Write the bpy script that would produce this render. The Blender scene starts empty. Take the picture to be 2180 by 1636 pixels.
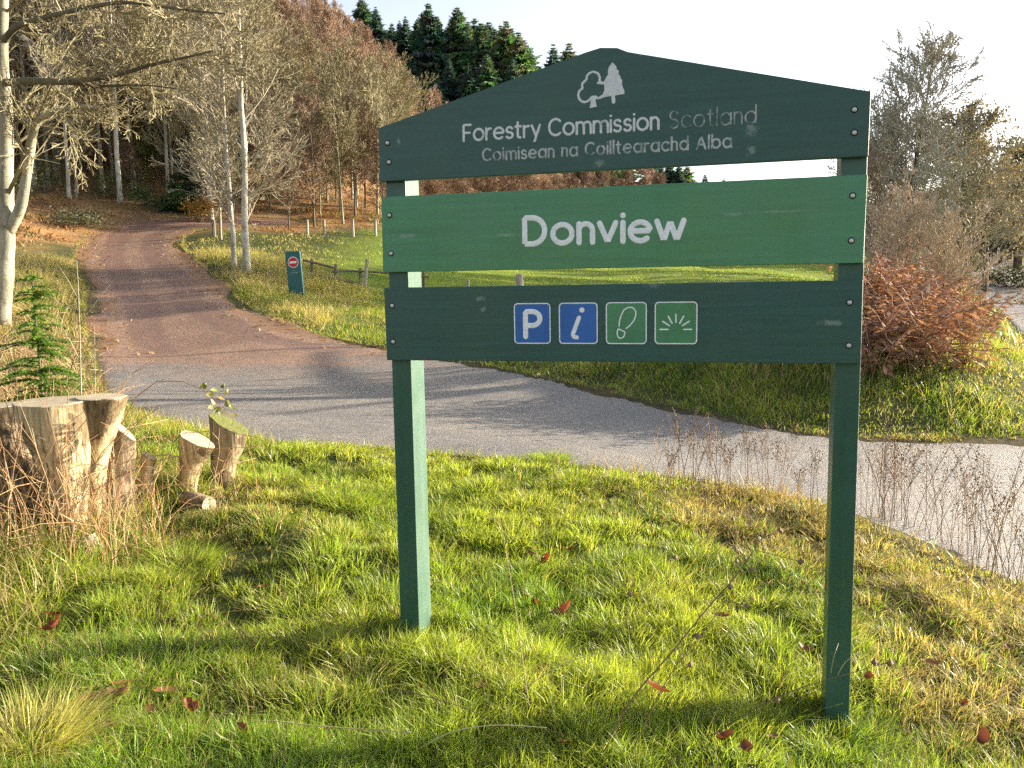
import bpy, math, random
import numpy as np
R = math.radians
sc = bpy.context.scene
COL = sc.collection

# ------------------------------------------------------------------ camera, light, exposure
PITCH, ROLL, FPX = 0.12012, -0.01664, 1800.0
CAMZ = 1.5
_cp, _sp, _cr, _sr = math.cos(PITCH), math.sin(PITCH), math.cos(ROLL), math.sin(ROLL)
X0 = np.array((1.0, 0, 0)); D0 = np.array((0, -_sp, -_cp)); F0 = np.array((0, _cp, -_sp))
CR = X0*_cr - D0*_sr; CD = X0*_sr + D0*_cr
cam = bpy.data.cameras.new('camera'); co = bpy.data.objects.new('camera', cam); COL.objects.link(co)
from mathutils import Matrix, Vector
_m = Matrix(((CR[0], -CD[0], -F0[0], 0), (CR[1], -CD[1], -F0[1], 0), (CR[2], -CD[2], -F0[2], CAMZ), (0, 0, 0, 1)))
co.matrix_world = _m
cam.sensor_width = 36; cam.lens = 36*FPX/2180; cam.clip_start = 0.05; cam.clip_end = 3000
sc.camera = co

SUN_AZ, SUN_EL = R(69), R(14.5)          # azimuth measured from +Y (view axis) towards +X
w = bpy.data.worlds.new('World'); sc.world = w; w.use_nodes = True
wn = w.node_tree.nodes; wl = w.node_tree.links
sky = wn.new('ShaderNodeTexSky'); sky.sky_type = 'NISHITA'; sky.sun_disc = False
sky.sun_elevation = SUN_EL; sky.sun_rotation = SUN_AZ
sky.air_density = 0.8; sky.dust_density = 2.2; sky.ozone_density = 0.8
bg = wn['Background']; bg.inputs["Strength"].default_value = 0.135
hz = wn.new('ShaderNodeRGBToBW'); wl.new(sky.outputs[0], hz.inputs[0])      # thin high haze takes most of the blue out of the sky
hm = wn.new('ShaderNodeMix'); hm.data_type = 'RGBA'; hm.inputs[0].default_value = .58
wl.new(sky.outputs[0], hm.inputs[6]); wl.new(hz.outputs[0], hm.inputs[7]); wl.new(hm.outputs[2], bg.inputs[0])
sun = bpy.data.lights.new('sun', 'SUN'); so = bpy.data.objects.new('sun', sun); COL.objects.link(so)
sun.energy = 5.0; sun.angle = R(0.4); sun.color = (1.0, 0.86, 0.66)
SD = Vector((math.sin(SUN_AZ)*math.cos(SUN_EL), math.cos(SUN_AZ)*math.cos(SUN_EL), math.sin(SUN_EL)))
so.rotation_euler = SD.to_track_quat('Z', 'Y').to_euler()
sc.view_settings.view_transform = 'Standard'; sc.view_settings.look = 'None'
sc.view_settings.exposure = 1.8; sc.view_settings.gamma = 1.0
sc.render.engine = 'CYCLES'
sc.cycles.max_bounces = 6; sc.cycles.diffuse_bounces = 3; sc.cycles.glossy_bounces = 2
sc.cycles.transmission_bounces = 4; sc.cycles.transparent_max_bounces = 4
sc.cycles.use_adaptive_sampling = True; sc.cycles.adaptive_threshold = 0.01
sc.cycles.use_denoising = False

# ------------------------------------------------------------------ helpers
RNG = np.random.default_rng(7)
rnd = random.Random(11)

def vnoise(x, y, seed=0):
    """smooth value noise in about [-1,1]"""
    x = np.asarray(x, float); y = np.asarray(y, float)
    xi = np.floor(x).astype(np.int64); yi = np.floor(y).astype(np.int64)
    fx = x - xi; fy = y - yi
    fx = fx*fx*fx*(fx*(fx*6-15)+10); fy = fy*fy*fy*(fy*(fy*6-15)+10)
    def hsh(a, b):
        n = (a*374761393 + b*668265263 + seed*1442695041) & 0x7fffffff
        n = ((n ^ (n >> 13))*1274126177) & 0x7fffffff
        n = ((n ^ (n >> 16))*1911520717) & 0x7fffffff
        return (n & 0xffff)/32767.5 - 1
    a = hsh(xi, yi); b = hsh(xi+1, yi); c = hsh(xi, yi+1); d = hsh(xi+1, yi+1)
    return (a*(1-fx)+b*fx)*(1-fy) + (c*(1-fx)+d*fx)*fy

def sstep(a, b, x):
    t = np.clip((x-a)/(b-a), 0, 1); return t*t*(3-2*t)

# terrain: measured spots (x, y, z), joined by a smooth interpolation
SPOTS = np.array([
 (-.48,3.6,-.075),(.4,3.4,-.15),(1.27,3.15,-.275),(0,0,-.05),(0,-6,0),(6,-6,-.6),(-8,-6,.1),(2.2,2.2,-.36),(-1.6,2,0),
 (-2.64,5.05,0),(-4.5,4,.15),(-2.2,8.06,0),(.86,7.37,-.15),(2.43,6.54,-.28),(3.03,5,-.38),(3.5,9.4,-.3),(5.5,9.1,-.38),(8,9,-.45),(9,4,-.55),
 (2.46,10.8,-.25),(1.14,12.8,-.15),(-.08,14.6,0),(-2.8,18.7,.15),(-4,9.4,.05),(-6.9,14,.07),(-8.7,17.5,.2),(-6,17.5,.2),
 (-10,20.5,.75),(-7.5,20.5,.72),(-12.2,24.5,1.38),(-7.8,24.5,1.38),(-15.3,30,2.35),(-10.8,30,2.3),(-18.5,37,3.42),(-14.2,37,3.35),(-19.5,42,4.3),(-15.5,42.5,4.35),(-12,46,4.5),(-7,48,4.5),
 (-9,10,.45),(-10.8,15.5,1.1),(-13.5,21,1.8),(-16.5,26,2.6),(-22,36,4.6),(-24,42,5.6),
 (-18,47.5,5.6),(-14,50.5,5.6),(-8,53,5.9),
 (-3.5,22,.5),(-5.5,26,1.05),(-4.6,30,1.2),(-8.5,31,2.2),(0,26,.5),(0,38,1.5),(4,25,.3),(8,25,.1),(-4,46,3.2),(3,48,2.2),(12,45,1.6),(0,75,4.6),(15,75,4.2),(26,75,4.2),(-10,75,9),
 (3,13.2,.2),(6,13,.25),(9,17,-.2),(6,17,.1),(13.4,22.8,-.35),(28.4,52,-.1),(24,52,.7),(47.5,90,2.2),(40,90,3.6),(60,90,2.2),(34,52,-.1),(18,22,-.4),(70,60,0),(40,20,-.5),(20,5,-.6),
 (-30,48,8),(-30,75,19),(-60,75,25),(-15,75,15),(-40,110,32),(-20,110,25),(-5,110,18),(10,110,9),
 (-60,160,58),(-38,160,46),(-22,160,38),(-10,160,31),(4,165,25),(20,170,19),(45,190,12),(80,200,9),(120,200,8),
 (-100,60,26),(-60,20,6),(-30,10,2),(-40,-30,0),(40,-30,-.8),(150,50,0),(200,150,4),(-150,150,60),(-40,260,62),(0,260,40),(40,260,26),(120,300,14),(-200,300,70),(0,450,38),(250,400,10),(300,0,0),(-250,0,5),(0,-120,0),(400,600,10),(-400,600,60),(-400,-120,5),(400,-120,0)])
def _rbf_setup():
    P = SPOTS[:, :2]; n = len(P)
    c2 = 2.5**2
    d2 = ((P[:, None]-P[None])**2).sum(-1)
    A = np.sqrt(d2+c2); A -= np.eye(n)*0.15
    Q = np.c_[np.ones(n), P]
    M = np.block([[A, Q], [Q.T, np.zeros((3, 3))]])
    return np.linalg.solve(M, np.r_[SPOTS[:, 2], 0, 0, 0]), c2
_W, _C2 = _rbf_setup()
def base_h(x, y):
    x = np.asarray(x, float); y = np.asarray(y, float); sh = x.shape
    x = x.ravel(); y = y.ravel(); out = np.empty_like(x)
    for i in range(0, len(x), 20000):
        a, b = x[i:i+20000], y[i:i+20000]
        d = np.sqrt((a[:, None]-SPOTS[None, :, 0])**2 + (b[:, None]-SPOTS[None, :, 1])**2 + _C2)
        out[i:i+20000] = d @ _W[:-3] + _W[-3] + _W[-2]*a + _W[-1]*b
    return out.reshape(sh)

# road outlines (metres)
TRACK = np.array([(4.6,5.8),(3.9,5.0),(3.3,4.7),(2.95,5.15),(2.74,5.8),(2.43,6.54),(1.75,7.05),(.86,7.37),(-.6,7.75),(-2.2,8.06),(-3.2,8.6),(-4.3,9.7),(-5.7,11.8),(-6.9,14),(-8.7,17.5),(-10.3,20.5),(-12.2,24.5),(-15.3,30),(-18.5,37),(-20,41),(-19.6,44.5),(-17.5,46.8),(-15,48.6),(-13,50.5),
 (-11.6,48.5),(-13.2,45.6),(-15.4,42.8),(-15.4,40.5),(-14.2,37),(-10.9,30),(-8.6,26),(-7.6,23.5),(-6.3,21.5),(-4.8,19.9),(-2.8,18.4),(-1.3,16.3),(-.08,14.6),(1.14,12.8),(2.0,11.4),(2.46,10.8),(3.0,9.95),(3.6,9.45),(4.4,9.25),(5.7,9.3),(6.6,9.5),(7.6,9.9)])
MAIN = np.array([(1.0,-1.4),(3.15,3.4),(3.5,5.2),(6.4,9.35),(10.5,15.8),(14.0,22.8),(20.9,37),(28.4,52),(38,71),(46,86),(53,96),(62,104),
 (66,100),(57,92),(51,83),(43.5,68.5),(33.8,50),(25.6,34.5),(18.2,20),(14,13),(10.2,6.4),(8.2,2.2),(6,-2.4)])
def pip(poly, x, y):
    ins = np.zeros(x.shape, bool); n = len(poly)
    for i in range(n):
        x1, y1 = poly[i]; x2, y2 = poly[(i+1) % n]
        if y1 == y2: continue
        c = ((y1 > y) != (y2 > y)) & (x < (x2-x1)*(y-y1)/(y2-y1)+x1)
        ins ^= c
    return ins
def sdist(poly, x, y):
    """distance to a polygon's outline, negative inside"""
    best = np.full(x.shape, 1e9); n = len(poly)
    for i in range(n):
        ax, ay = poly[i]; bx, by = poly[(i+1) % n]
        dx, dy = bx-ax, by-ay
        t = np.clip(((x-ax)*dx+(y-ay)*dy)/(dx*dx+dy*dy), 0, 1)
        best = np.minimum(best, (x-ax-t*dx)**2+(y-ay-t*dy)**2)
    best = np.sqrt(best)
    return np.where(pip(poly, x, y), -best, best)
def road_d(x, y):
    return np.minimum(sdist(TRACK, x, y), sdist(MAIN, x, y))

def height(x, y, rd=None):
    x = np.asarray(x, float); y = np.asarray(y, float)
    h = base_h(x, y)
    if rd is None: rd = road_d(x, y)
    off = sstep(0.05, .9, rd)
    near = np.exp(-((x/14)**2+((y-4)/14)**2))
    # uneven turf
    h = h + off*near*(.055*vnoise(x*1.3, y*1.3, 3)+.06*np.abs(vnoise(x*2.6+5, y*2.6, 4))+.04*np.abs(vnoise(x*5.2, y*5.2, 5))-.04)
    h = h + off*(.10*vnoise(x*.35, y*.35, 6)*sstep(8, 14, np.hypot(x, y)) + .5*vnoise(x*.07, y*.07, 8)*sstep(40, 80, y))
    # grassy bank in the wedge between the two roads, and the edge of the verge left of it
    wedge = np.exp(-(((x-6.5)/4.2)**2+((y-13.2)/3.2)**2))
    h = h + wedge*sstep(.0, 2.4, rd)*(.62+.18*vnoise(x*.8, y*.8, 9))
    h = h + off*(.06*sstep(0, .6, rd))*sstep(6, 9, y)
    h = h - .035*(1-sstep(-.25, .05, rd))          # road bed a little below the turf
    return h

def h1(x, y): return float(height(np.array([x]), np.array([y]))[0])
def proj(p):
    d = np.asarray(p, float)-np.array((0, 0, CAMZ))
    f = d @ F0
    return 1090+FPX*(d @ CR)/f, 818+FPX*(d @ CD)/f
def at(px, y):
    """spot on the ground at distance y that is seen in column px of the photograph"""
    x = (px-1090)/FPX*y
    for _ in range(5):
        u, v = proj((x, y, h1(x, y))); x += (px-u)/FPX*y
    return x, y, h1(x, y)
def ray(px, py):
    return F0*FPX + CR*(px-1090) + CD*(py-818)
def atz(px, py, y):
    """point at distance y seen at pixel px, py (used to measure limbs of a tree against its own depth)"""
    d = ray(px, py); t = y/d[1]; return np.array((d[0]*t, y, CAMZ+d[2]*t))

def gp(px, py):
    """spot on the ground seen at pixel px, py of the photograph"""
    d = ray(px, py); d = d/d[1]; lo = .5; t = np.r_[np.arange(.8, 12, .04), np.arange(12, 90, .2), np.arange(90, 320, 1.)]
    P = np.array((0, 0, CAMZ))+t[:, None]*d; g = P[:, 2]-height(P[:, 0], P[:, 1]); i = np.argmax(g < 0)
    a, b2 = g[i-1], g[i]; tt = t[i-1]+(t[i]-t[i-1])*a/(a-b2); p = np.array((0, 0, CAMZ))+tt*d; return p[0], p[1], h1(p[0], p[1])

# ---- mesh assembling
class MB:
    def __init__(s): s.v = []; s.q = []; s.t = []; s.n = 0; s.qm = []; s.tm = []; s.c = []; s.ng = []; s.ngm = []
    def add(s, V, Q=None, T=None, m=0, col=None, N=None):
        V = np.asarray(V, float).reshape(-1, 3)
        s.v.append(V)
        if Q is not None and len(Q): s.q.append(np.asarray(Q, np.int64)+s.n); s.qm.append(np.full(len(Q), m))
        if T is not None and len(T): s.t.append(np.asarray(T, np.int64)+s.n); s.tm.append(np.full(len(T), m))
        if N is not None:
            for f in N: s.ng.append([i+s.n for i in f]); s.ngm.append(m)
        if col is None: col = np.ones((len(V), 3))
        col = np.asarray(col, float)
        if col.ndim == 1: col = np.tile(col, (len(V), 1))
        s.c.append(col); s.n += len(V)
    def mesh(s, name, mats, smooth=False, color=False):
        V = np.concatenate(s.v); me = bpy.data.meshes.new(name)
        Q = np.concatenate(s.q) if s.q else np.zeros((0, 4), np.int64)
        T = np.concatenate(s.t) if s.t else np.zeros((0, 3), np.int64)
        loops = np.concatenate([Q.ravel(), T.ravel()]+[np.array(f, np.int64) for f in s.ng])
        sizes = np.concatenate([np.full(len(Q), 4), np.full(len(T), 3), np.array([len(f) for f in s.ng], np.int64)])
        mi = np.concatenate(s.qm+s.tm+[np.array(s.ngm)]).astype(np.int32)
        me.vertices.add(len(V)); me.vertices.foreach_set('co', V.astype(np.float32).ravel())
        me.loops.add(len(loops)); me.loops.foreach_set('vertex_index', loops.astype(np.int32))
        me.polygons.add(len(sizes))
        st = np.r_[0, np.cumsum(sizes)[:-1]]
        me.polygons.foreach_set('loop_start', st.astype(np.int32))
        me.polygons.foreach_set('material_index', mi)
        me.polygons.foreach_set('use_smooth', np.full(len(sizes), smooth))
        for m in mats: me.materials.append(m)
        me.update(calc_edges=True)
        if color:
            C = np.concatenate(s.c); a = me.color_attributes.new('Col', 'FLOAT_COLOR', 'POINT')
            a.data.foreach_set('color', np.c_[C, np.ones(len(C))].astype(np.float32).ravel())
        return me
    def build(s, name, mats, parent=None, smooth=False, color=False):
        if not isinstance(mats, (list, tuple)): mats = [mats]
        o = bpy.data.objects.new(name, s.mesh(name, mats, smooth, color)); COL.objects.link(o)
        if parent is not None: o.parent = parent
        return o
    # shapes
    def box(s, x0, y0, z0, x1, y1, z1, m=0, col=None, M=None):
        V = np.array([(x0,y0,z0),(x1,y0,z0),(x1,y1,z0),(x0,y1,z0),(x0,y0,z1),(x1,y0,z1),(x1,y1,z1),(x0,y1,z1)], float)
        if M is not None: V = V @ np.array(M.to_3x3()).T + np.array(M.translation)
        s.add(V, [(0,3,2,1),(4,5,6,7),(0,1,5,4),(1,2,6,5),(2,3,7,6),(3,0,4,7)], m=m, col=col)
    def prism(s, pts, f0, f1, m=0, col=None):
        """pts: outline; f0,f1 map (a,b) to 3-D for the two faces"""
        n = len(pts); V = [f0(*p) for p in pts]+[f1(*p) for p in pts]
        s.add(V, [(i, (i+1) % n, n+(i+1) % n, n+i) for i in range(n)], m=m, col=col, N=[list(range(n))[::-1], list(range(n, 2*n))])
    def tube(s, pts, rad, sides=8, m=0, col=None, cap=True, wob=0, seed=0):
        P = np.asarray(pts, float); n = len(P); rad = np.broadcast_to(np.asarray(rad, float), (n,))
        T = np.gradient(P, axis=0); T /= np.linalg.norm(T, axis=1)[:, None]+1e-12
        ref = np.array((0, 0, 1.)) if abs(T[0][2]) < .9 else np.array((1., 0, 0))
        u = np.cross(T[0], ref); u /= np.linalg.norm(u)
        V = []; rg = np.random.default_rng(seed)
        for i in range(n):
            u = u - T[i]*(u @ T[i]); u /= np.linalg.norm(u)+1e-12
            v = np.cross(T[i], u)
            a = np.linspace(0, 2*np.pi, sides, endpoint=False)
            rr = rad[i]*(1+wob*rg.uniform(-1, 1, sides))
            V.append(P[i]+(np.cos(a)*rr)[:, None]*u+(np.sin(a)*rr)[:, None]*v)
        V = np.concatenate(V); Q = []
        for i in range(n-1):
            for k in range(sides):
                Q.append((i*sides+k, i*sides+(k+1) % sides, (i+1)*sides+(k+1) % sides, (i+1)*sides+k))
        s.add(V, Q, m=m, col=col, N=[list(range(sides))[::-1], list(range((n-1)*sides, n*sides))] if cap else None)
    def segs(s, p0, p1, r0, r1, m=0, col=None, sides=3):
        """many thin straight twigs at once"""
        p0 = np.asarray(p0, float); p1 = np.asarray(p1, float); n = len(p0)
        if n == 0: return
        r0 = np.asarray(r0, float); r1 = np.asarray(r1, float)
        d = p1-p0; d /= np.linalg.norm(d, axis=1)[:, None]+1e-9
        ref = np.where(np.abs(d[:, 2:3]) < .9, np.array([[0, 0, 1.]]), np.array([[1., 0, 0]]))
        u = np.cross(d, ref); u /= np.linalg.norm(u, axis=1)[:, None]+1e-9
        v = np.cross(d, u); V = np.empty((n, 2*sides, 3))
        for k in range(sides):
            a = 2*np.pi*k/sides; w = u*math.cos(a)+v*math.sin(a)
            V[:, k] = p0+w*r0[:, None]; V[:, sides+k] = p1+w*r1[:, None]
        b = np.arange(n)[:, None]*2*sides
        Q = np.concatenate([b+np.array([[k, (k+1) % sides, sides+(k+1) % sides, sides+k]]) for k in range(sides)])
        if col is not None and np.ndim(col) == 2: col = np.repeat(col, 2*sides, axis=0)
        s.add(V.reshape(-1, 3), Q, m=m, col=col)

def tag(o, label=None, cat=None, group=None, kind=None):
    if label: o['label'] = label
    if cat: o['category'] = cat
    if group: o['group'] = group
    if kind: o['kind'] = kind
    return o
def empty(name, loc, rz=0.0):
    o = bpy.data.objects.new(name, None); COL.objects.link(o); o.location = loc; o.rotation_euler = (0, 0, rz)
    o.empty_display_size = .2
    return o
def copy_tree(o, parent=None):
    c = o.copy(); COL.objects.link(c)
    if parent is not None: c.parent = parent
    for ch in list(o.children): copy_tree(ch, c)
    return c

# ---- materials
def new_mat(name):
    m = bpy.data.materials.new(name); m.use_nodes = True
    nt = m.node_tree; return m, nt, nt.nodes, nt.links, nt.nodes['Principled BSDF']
def ramp(N, L, src, stops, interp='LINEAR'):
    r = N.new('ShaderNodeValToRGB'); r.color_ramp.interpolation = interp
    e = r.color_ramp.elements
    while len(e) < len(stops): e.new(.5)
    for i, (p, c) in enumerate(stops):
        e[i].position = p; e[i].color = (*c, 1) if len(c) == 3 else c
    L.new(src, r.inputs[0]); return r.outputs[0]
def noise(N, L, scale, detail=4, rough=.55, coord='Object', stretch=None, dist=0):
    tc = N.new('ShaderNodeTexCoord'); src = tc.outputs[coord]
    if stretch:
        mp = N.new('ShaderNodeMapping'); mp.inputs['Scale'].default_value = stretch; L.new(src, mp.inputs[0]); src = mp.outputs[0]
    n = N.new('ShaderNodeTexNoise'); n.inputs['Scale'].default_value = scale; n.inputs['Detail'].default_value = detail
    n.inputs['Roughness'].default_value = rough; n.inputs['Distortion'].default_value = dist
    L.new(src, n.inputs['Vector']); return n.outputs['Fac']
def mix(N, L, fac, a, b, typ='MIX'):
    x = N.new('ShaderNodeMix'); x.data_type = 'RGBA'; x.blend_type = typ
    for val, i in ((fac, 0), (a, 6), (b, 7)):
        if isinstance(val, (int, float)): x.inputs[i].default_value = val
        elif isinstance(val, tuple): x.inputs[i].default_value = (*val, 1)
        else: L.new(val, x.inputs[i])
    return x.outputs[2]
def bump(N, L, h, strength, dist, bs):
    b = N.new('ShaderNodeBump'); b.inputs['Strength'].default_value = strength; b.inputs['Distance'].default_value = dist
    L.new(h, b.inputs['Height']); L.new(b.outputs[0], bs.inputs['Normal'])
def simple(name, c1, c2, scale=8, rough=.8, stretch=None, bmp=0, bdist=.01, spec=.3, c3=None):
    m, nt, N, L, b = new_mat(name)
    f = noise(N, L, scale, 6, .6, stretch=stretch)
    st = [(.3, c1), (.7, c2)] if c3 is None else [(.28, c1), (.5, c2), (.72, c3)]
    L.new(ramp(N, L, f, st), b.inputs['Base Color'])
    b.inputs['Roughness'].default_value = rough; b.inputs['Specular IOR Level'].default_value = spec
    if bmp: bump(N, L, f, bmp, bdist, b)
    return m
def leafy(name, rough=.5, trans=.5, spec=.25, tint=(1, 1, 1), tsat=(1.15, 1.1, .6), noise_amt=0):
    """blades, leaves and needles: colour from the mesh, light passes through"""
    m, nt, N, L, b = new_mat(name)
    a = N.new('ShaderNodeAttribute'); a.attribute_name = 'Col'; c = a.outputs['Color']
    c = mix(N, L, 1.0, c, tint, 'MULTIPLY')
    L.new(c, b.inputs['Base Color']); b.inputs['Roughness'].default_value = rough; b.inputs['Specular IOR Level'].default_value = spec
    t = N.new('ShaderNodeBsdfTranslucent'); L.new(mix(N, L, 1.0, c, tsat, 'MULTIPLY'), t.inputs[0])
    ms = N.new('ShaderNodeMixShader'); ms.inputs[0].default_value = trans
    L.new(b.outputs[0], ms.inputs[1]); L.new(t.outputs[0], ms.inputs[2])
    L.new(ms.outputs[0], N['Material Output'].inputs[0]); return m
def twiggy(name, rough=.8, spec=.2):
    m, nt, N, L, b = new_mat(name)
    a = N.new('ShaderNodeAttribute'); a.attribute_name = 'Col'
    L.new(a.outputs['Color'], b.inputs['Base Color']); b.inputs['Roughness'].default_value = rough
    b.inputs['Specular IOR Level'].default_value = spec; return m
M_TWIG = twiggy('twig')
M_GRASS = leafy('grass_blade', .4, .5, .35)
M_LEAF = leafy('dry_leaf', .6, .3, .2, tsat=(1.2, .9, .5))
M_NEEDLE = leafy('needle', .6, .35, .2, tsat=(.9, 1.1, .6))

# ------------------------------------------------------------------ ground, roads
def graded(fine0, fine1, step, lo, hi, g):
    mid = list(np.arange(fine0, fine1+1e-6, step)); up = []; d = step; x = mid[-1]
    while x < hi: d *= g; x += d; up.append(min(x, hi))
    dn = []; d = step; x = mid[0]
    while x > lo: d *= g; x -= d; dn.append(max(x, lo))
    return np.array(dn[::-1]+mid+up)
def woods_mask(x, y):
    """1 on the wooded slope, 0 on the open field"""
    ex = np.interp(y, [0, 12, 20, 28, 36, 42, 46, 55, 75, 84, 90], [-9, -10.5, -14, -17, -18, -14.5, -9, -4, 3, 30, 200])
    return sstep(-1.5, 1.5, ex-x+1.2*vnoise(x*.5, y*.5, 21))
def ground_colour(x, y, rd):
    n1 = vnoise(x*.9, y*.9, 31); n2 = vnoise(x*2.3, y*2.3, 32)
    turf = np.stack([.048+.015*n1, .06+.015*n1, .02+.004*n2], -1)
    field = np.stack([.15+.02*n1, .215+.02*n1, .03+.0*n1], -1)
    litter = np.stack([.25+.06*n1, .155+.03*n1+.03*n2, .08+.015*n2], -1)
    f = (sstep(19, 26, y)*sstep(-10, -4, x+.0*y))[..., None]
    c = turf*(1-f)+field*f
    wm = woods_mask(x, y)[..., None]
    c = c*(1-wm)+litter*wm
    hill = (sstep(70, 110, y))[..., None]
    c = c*(1-hill)+np.stack([.13+.03*n1, .085+.02*n1, .05+0*n1], -1)*hill
    mud = (1-sstep(.0, .22+.1*n1, rd))[..., None]*.6
    return np.clip(c*(1-mud)+np.array((.10, .08, .055))*mud, .005, 1)

gx = graded(-7.5, 8, .13, -420, 420, 1.06); gy = graded(1.0, 15, .13, -120, 620, 1.055)
GX, GY = np.meshgrid(gx, gy); RDg = road_d(GX.ravel(), GY.ravel()).reshape(GX.shape)
GZ = height(GX, GY, RDg)
mb = MB(); ny, nx = GX.shape; idx = np.arange(ny*nx).reshape(ny, nx)
mb.add(np.stack([GX, GY, GZ], -1).reshape(-1, 3), np.stack([idx[:-1, :-1], idx[:-1, 1:], idx[1:, 1:], idx[1:, :-1]], -1).reshape(-1, 4),
       col=ground_colour(GX, GY, RDg).reshape(-1, 3))
m_ground, nt, N, L, b = new_mat('ground_turf')
a = N.new('ShaderNodeAttribute'); a.attribute_name = 'Col'
f1 = noise(N, L, 9, 8, .7); f2 = noise(N, L, .8, 5, .6)
c = mix(N, L, 1, a.outputs['Color'], ramp(N, L, f1, [(.3, (.55, .55, .5)), (.7, (1.35, 1.3, 1.25))]), 'MULTIPLY')
c = mix(N, L, 1, c, ramp(N, L, f2, [(.35, (.8, .85, .8)), (.65, (1.2, 1.12, 1.1))]), 'MULTIPLY')
L.new(c, b.inputs['Base Color']); b.inputs['Roughness'].default_value = .95; b.inputs['Specular IOR Level'].default_value = .1
bump(N, L, f1, .7, .06, b)
tag(mb.build('ground', m_ground, smooth=True, color=True), kind='structure')

def sheet(poly, step, lift, mat, name):
    x0, y0 = poly.min(0); x1, y1 = poly.max(0)
    xs = np.arange(x0-step, x1+2*step, step); ys = np.arange(y0-step, y1+2*step, step)
    X, Y = np.meshgrid(xs, ys); d = sdist(poly, X.ravel(), Y.ravel()).reshape(X.shape)
    # ragged edge: pull the outermost ring of vertices onto the outline
    wob = .07*vnoise(X*1.7, Y*1.7, 40)+.04*vnoise(X*5, Y*5, 41)+.28*vnoise(X*.55, Y*.55, 42)*sstep(15, 20, Y)
    dd = d+wob
    gyy, gxx = np.gradient(dd, step); g2 = np.maximum(gxx**2+gyy**2, .3)
    out = (dd > 0)
    X2 = np.where(out & (dd < 1.5*step), X-gxx*dd/g2, X); Y2 = np.where(out & (dd < 1.5*step), Y-gyy*dd/g2, Y)
    keepv = dd < 1.5*step
    idx = np.arange(X.size).reshape(X.shape)
    quad = np.stack([idx[:-1, :-1], idx[:-1, 1:], idx[1:, 1:], idx[1:, :-1]], -1).reshape(-1, 4)
    ok = keepv.ravel()[quad].all(1) & (~out).ravel()[quad].any(1)
    quad = quad[ok]; used = np.unique(quad); rm = -np.ones(X.size, np.int64); rm[used] = np.arange(len(used))
    Z = height(X2, Y2)+lift*sstep(0, .35, -dd)-.03*(1-sstep(0, .12, -dd))
    V = np.stack([X2, Y2, Z], -1).reshape(-1, 3)[used]
    dep = np.clip(-d.ravel()[used], 0, 9); xx, yy = V[:, 0], V[:, 1]
    tread = np.exp(-((dep-1.25-.15*vnoise(xx*.4, yy*.4, 91))/.42)**2)*sstep(15, 20, yy); mid_ = sstep(1.7, 2.1, dep+.2*vnoise(xx*.8, yy*.8, 92))*sstep(18, 21, yy); edge = (1-sstep(.1, .75, dep+.3*vnoise(xx, yy, 93)))*sstep(15, 19, yy)
    m = MB(); m.add(V, rm[quad], col=np.stack([tread, mid_, edge], 1)); return m.build(name, mat, smooth=True, color=True)

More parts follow.
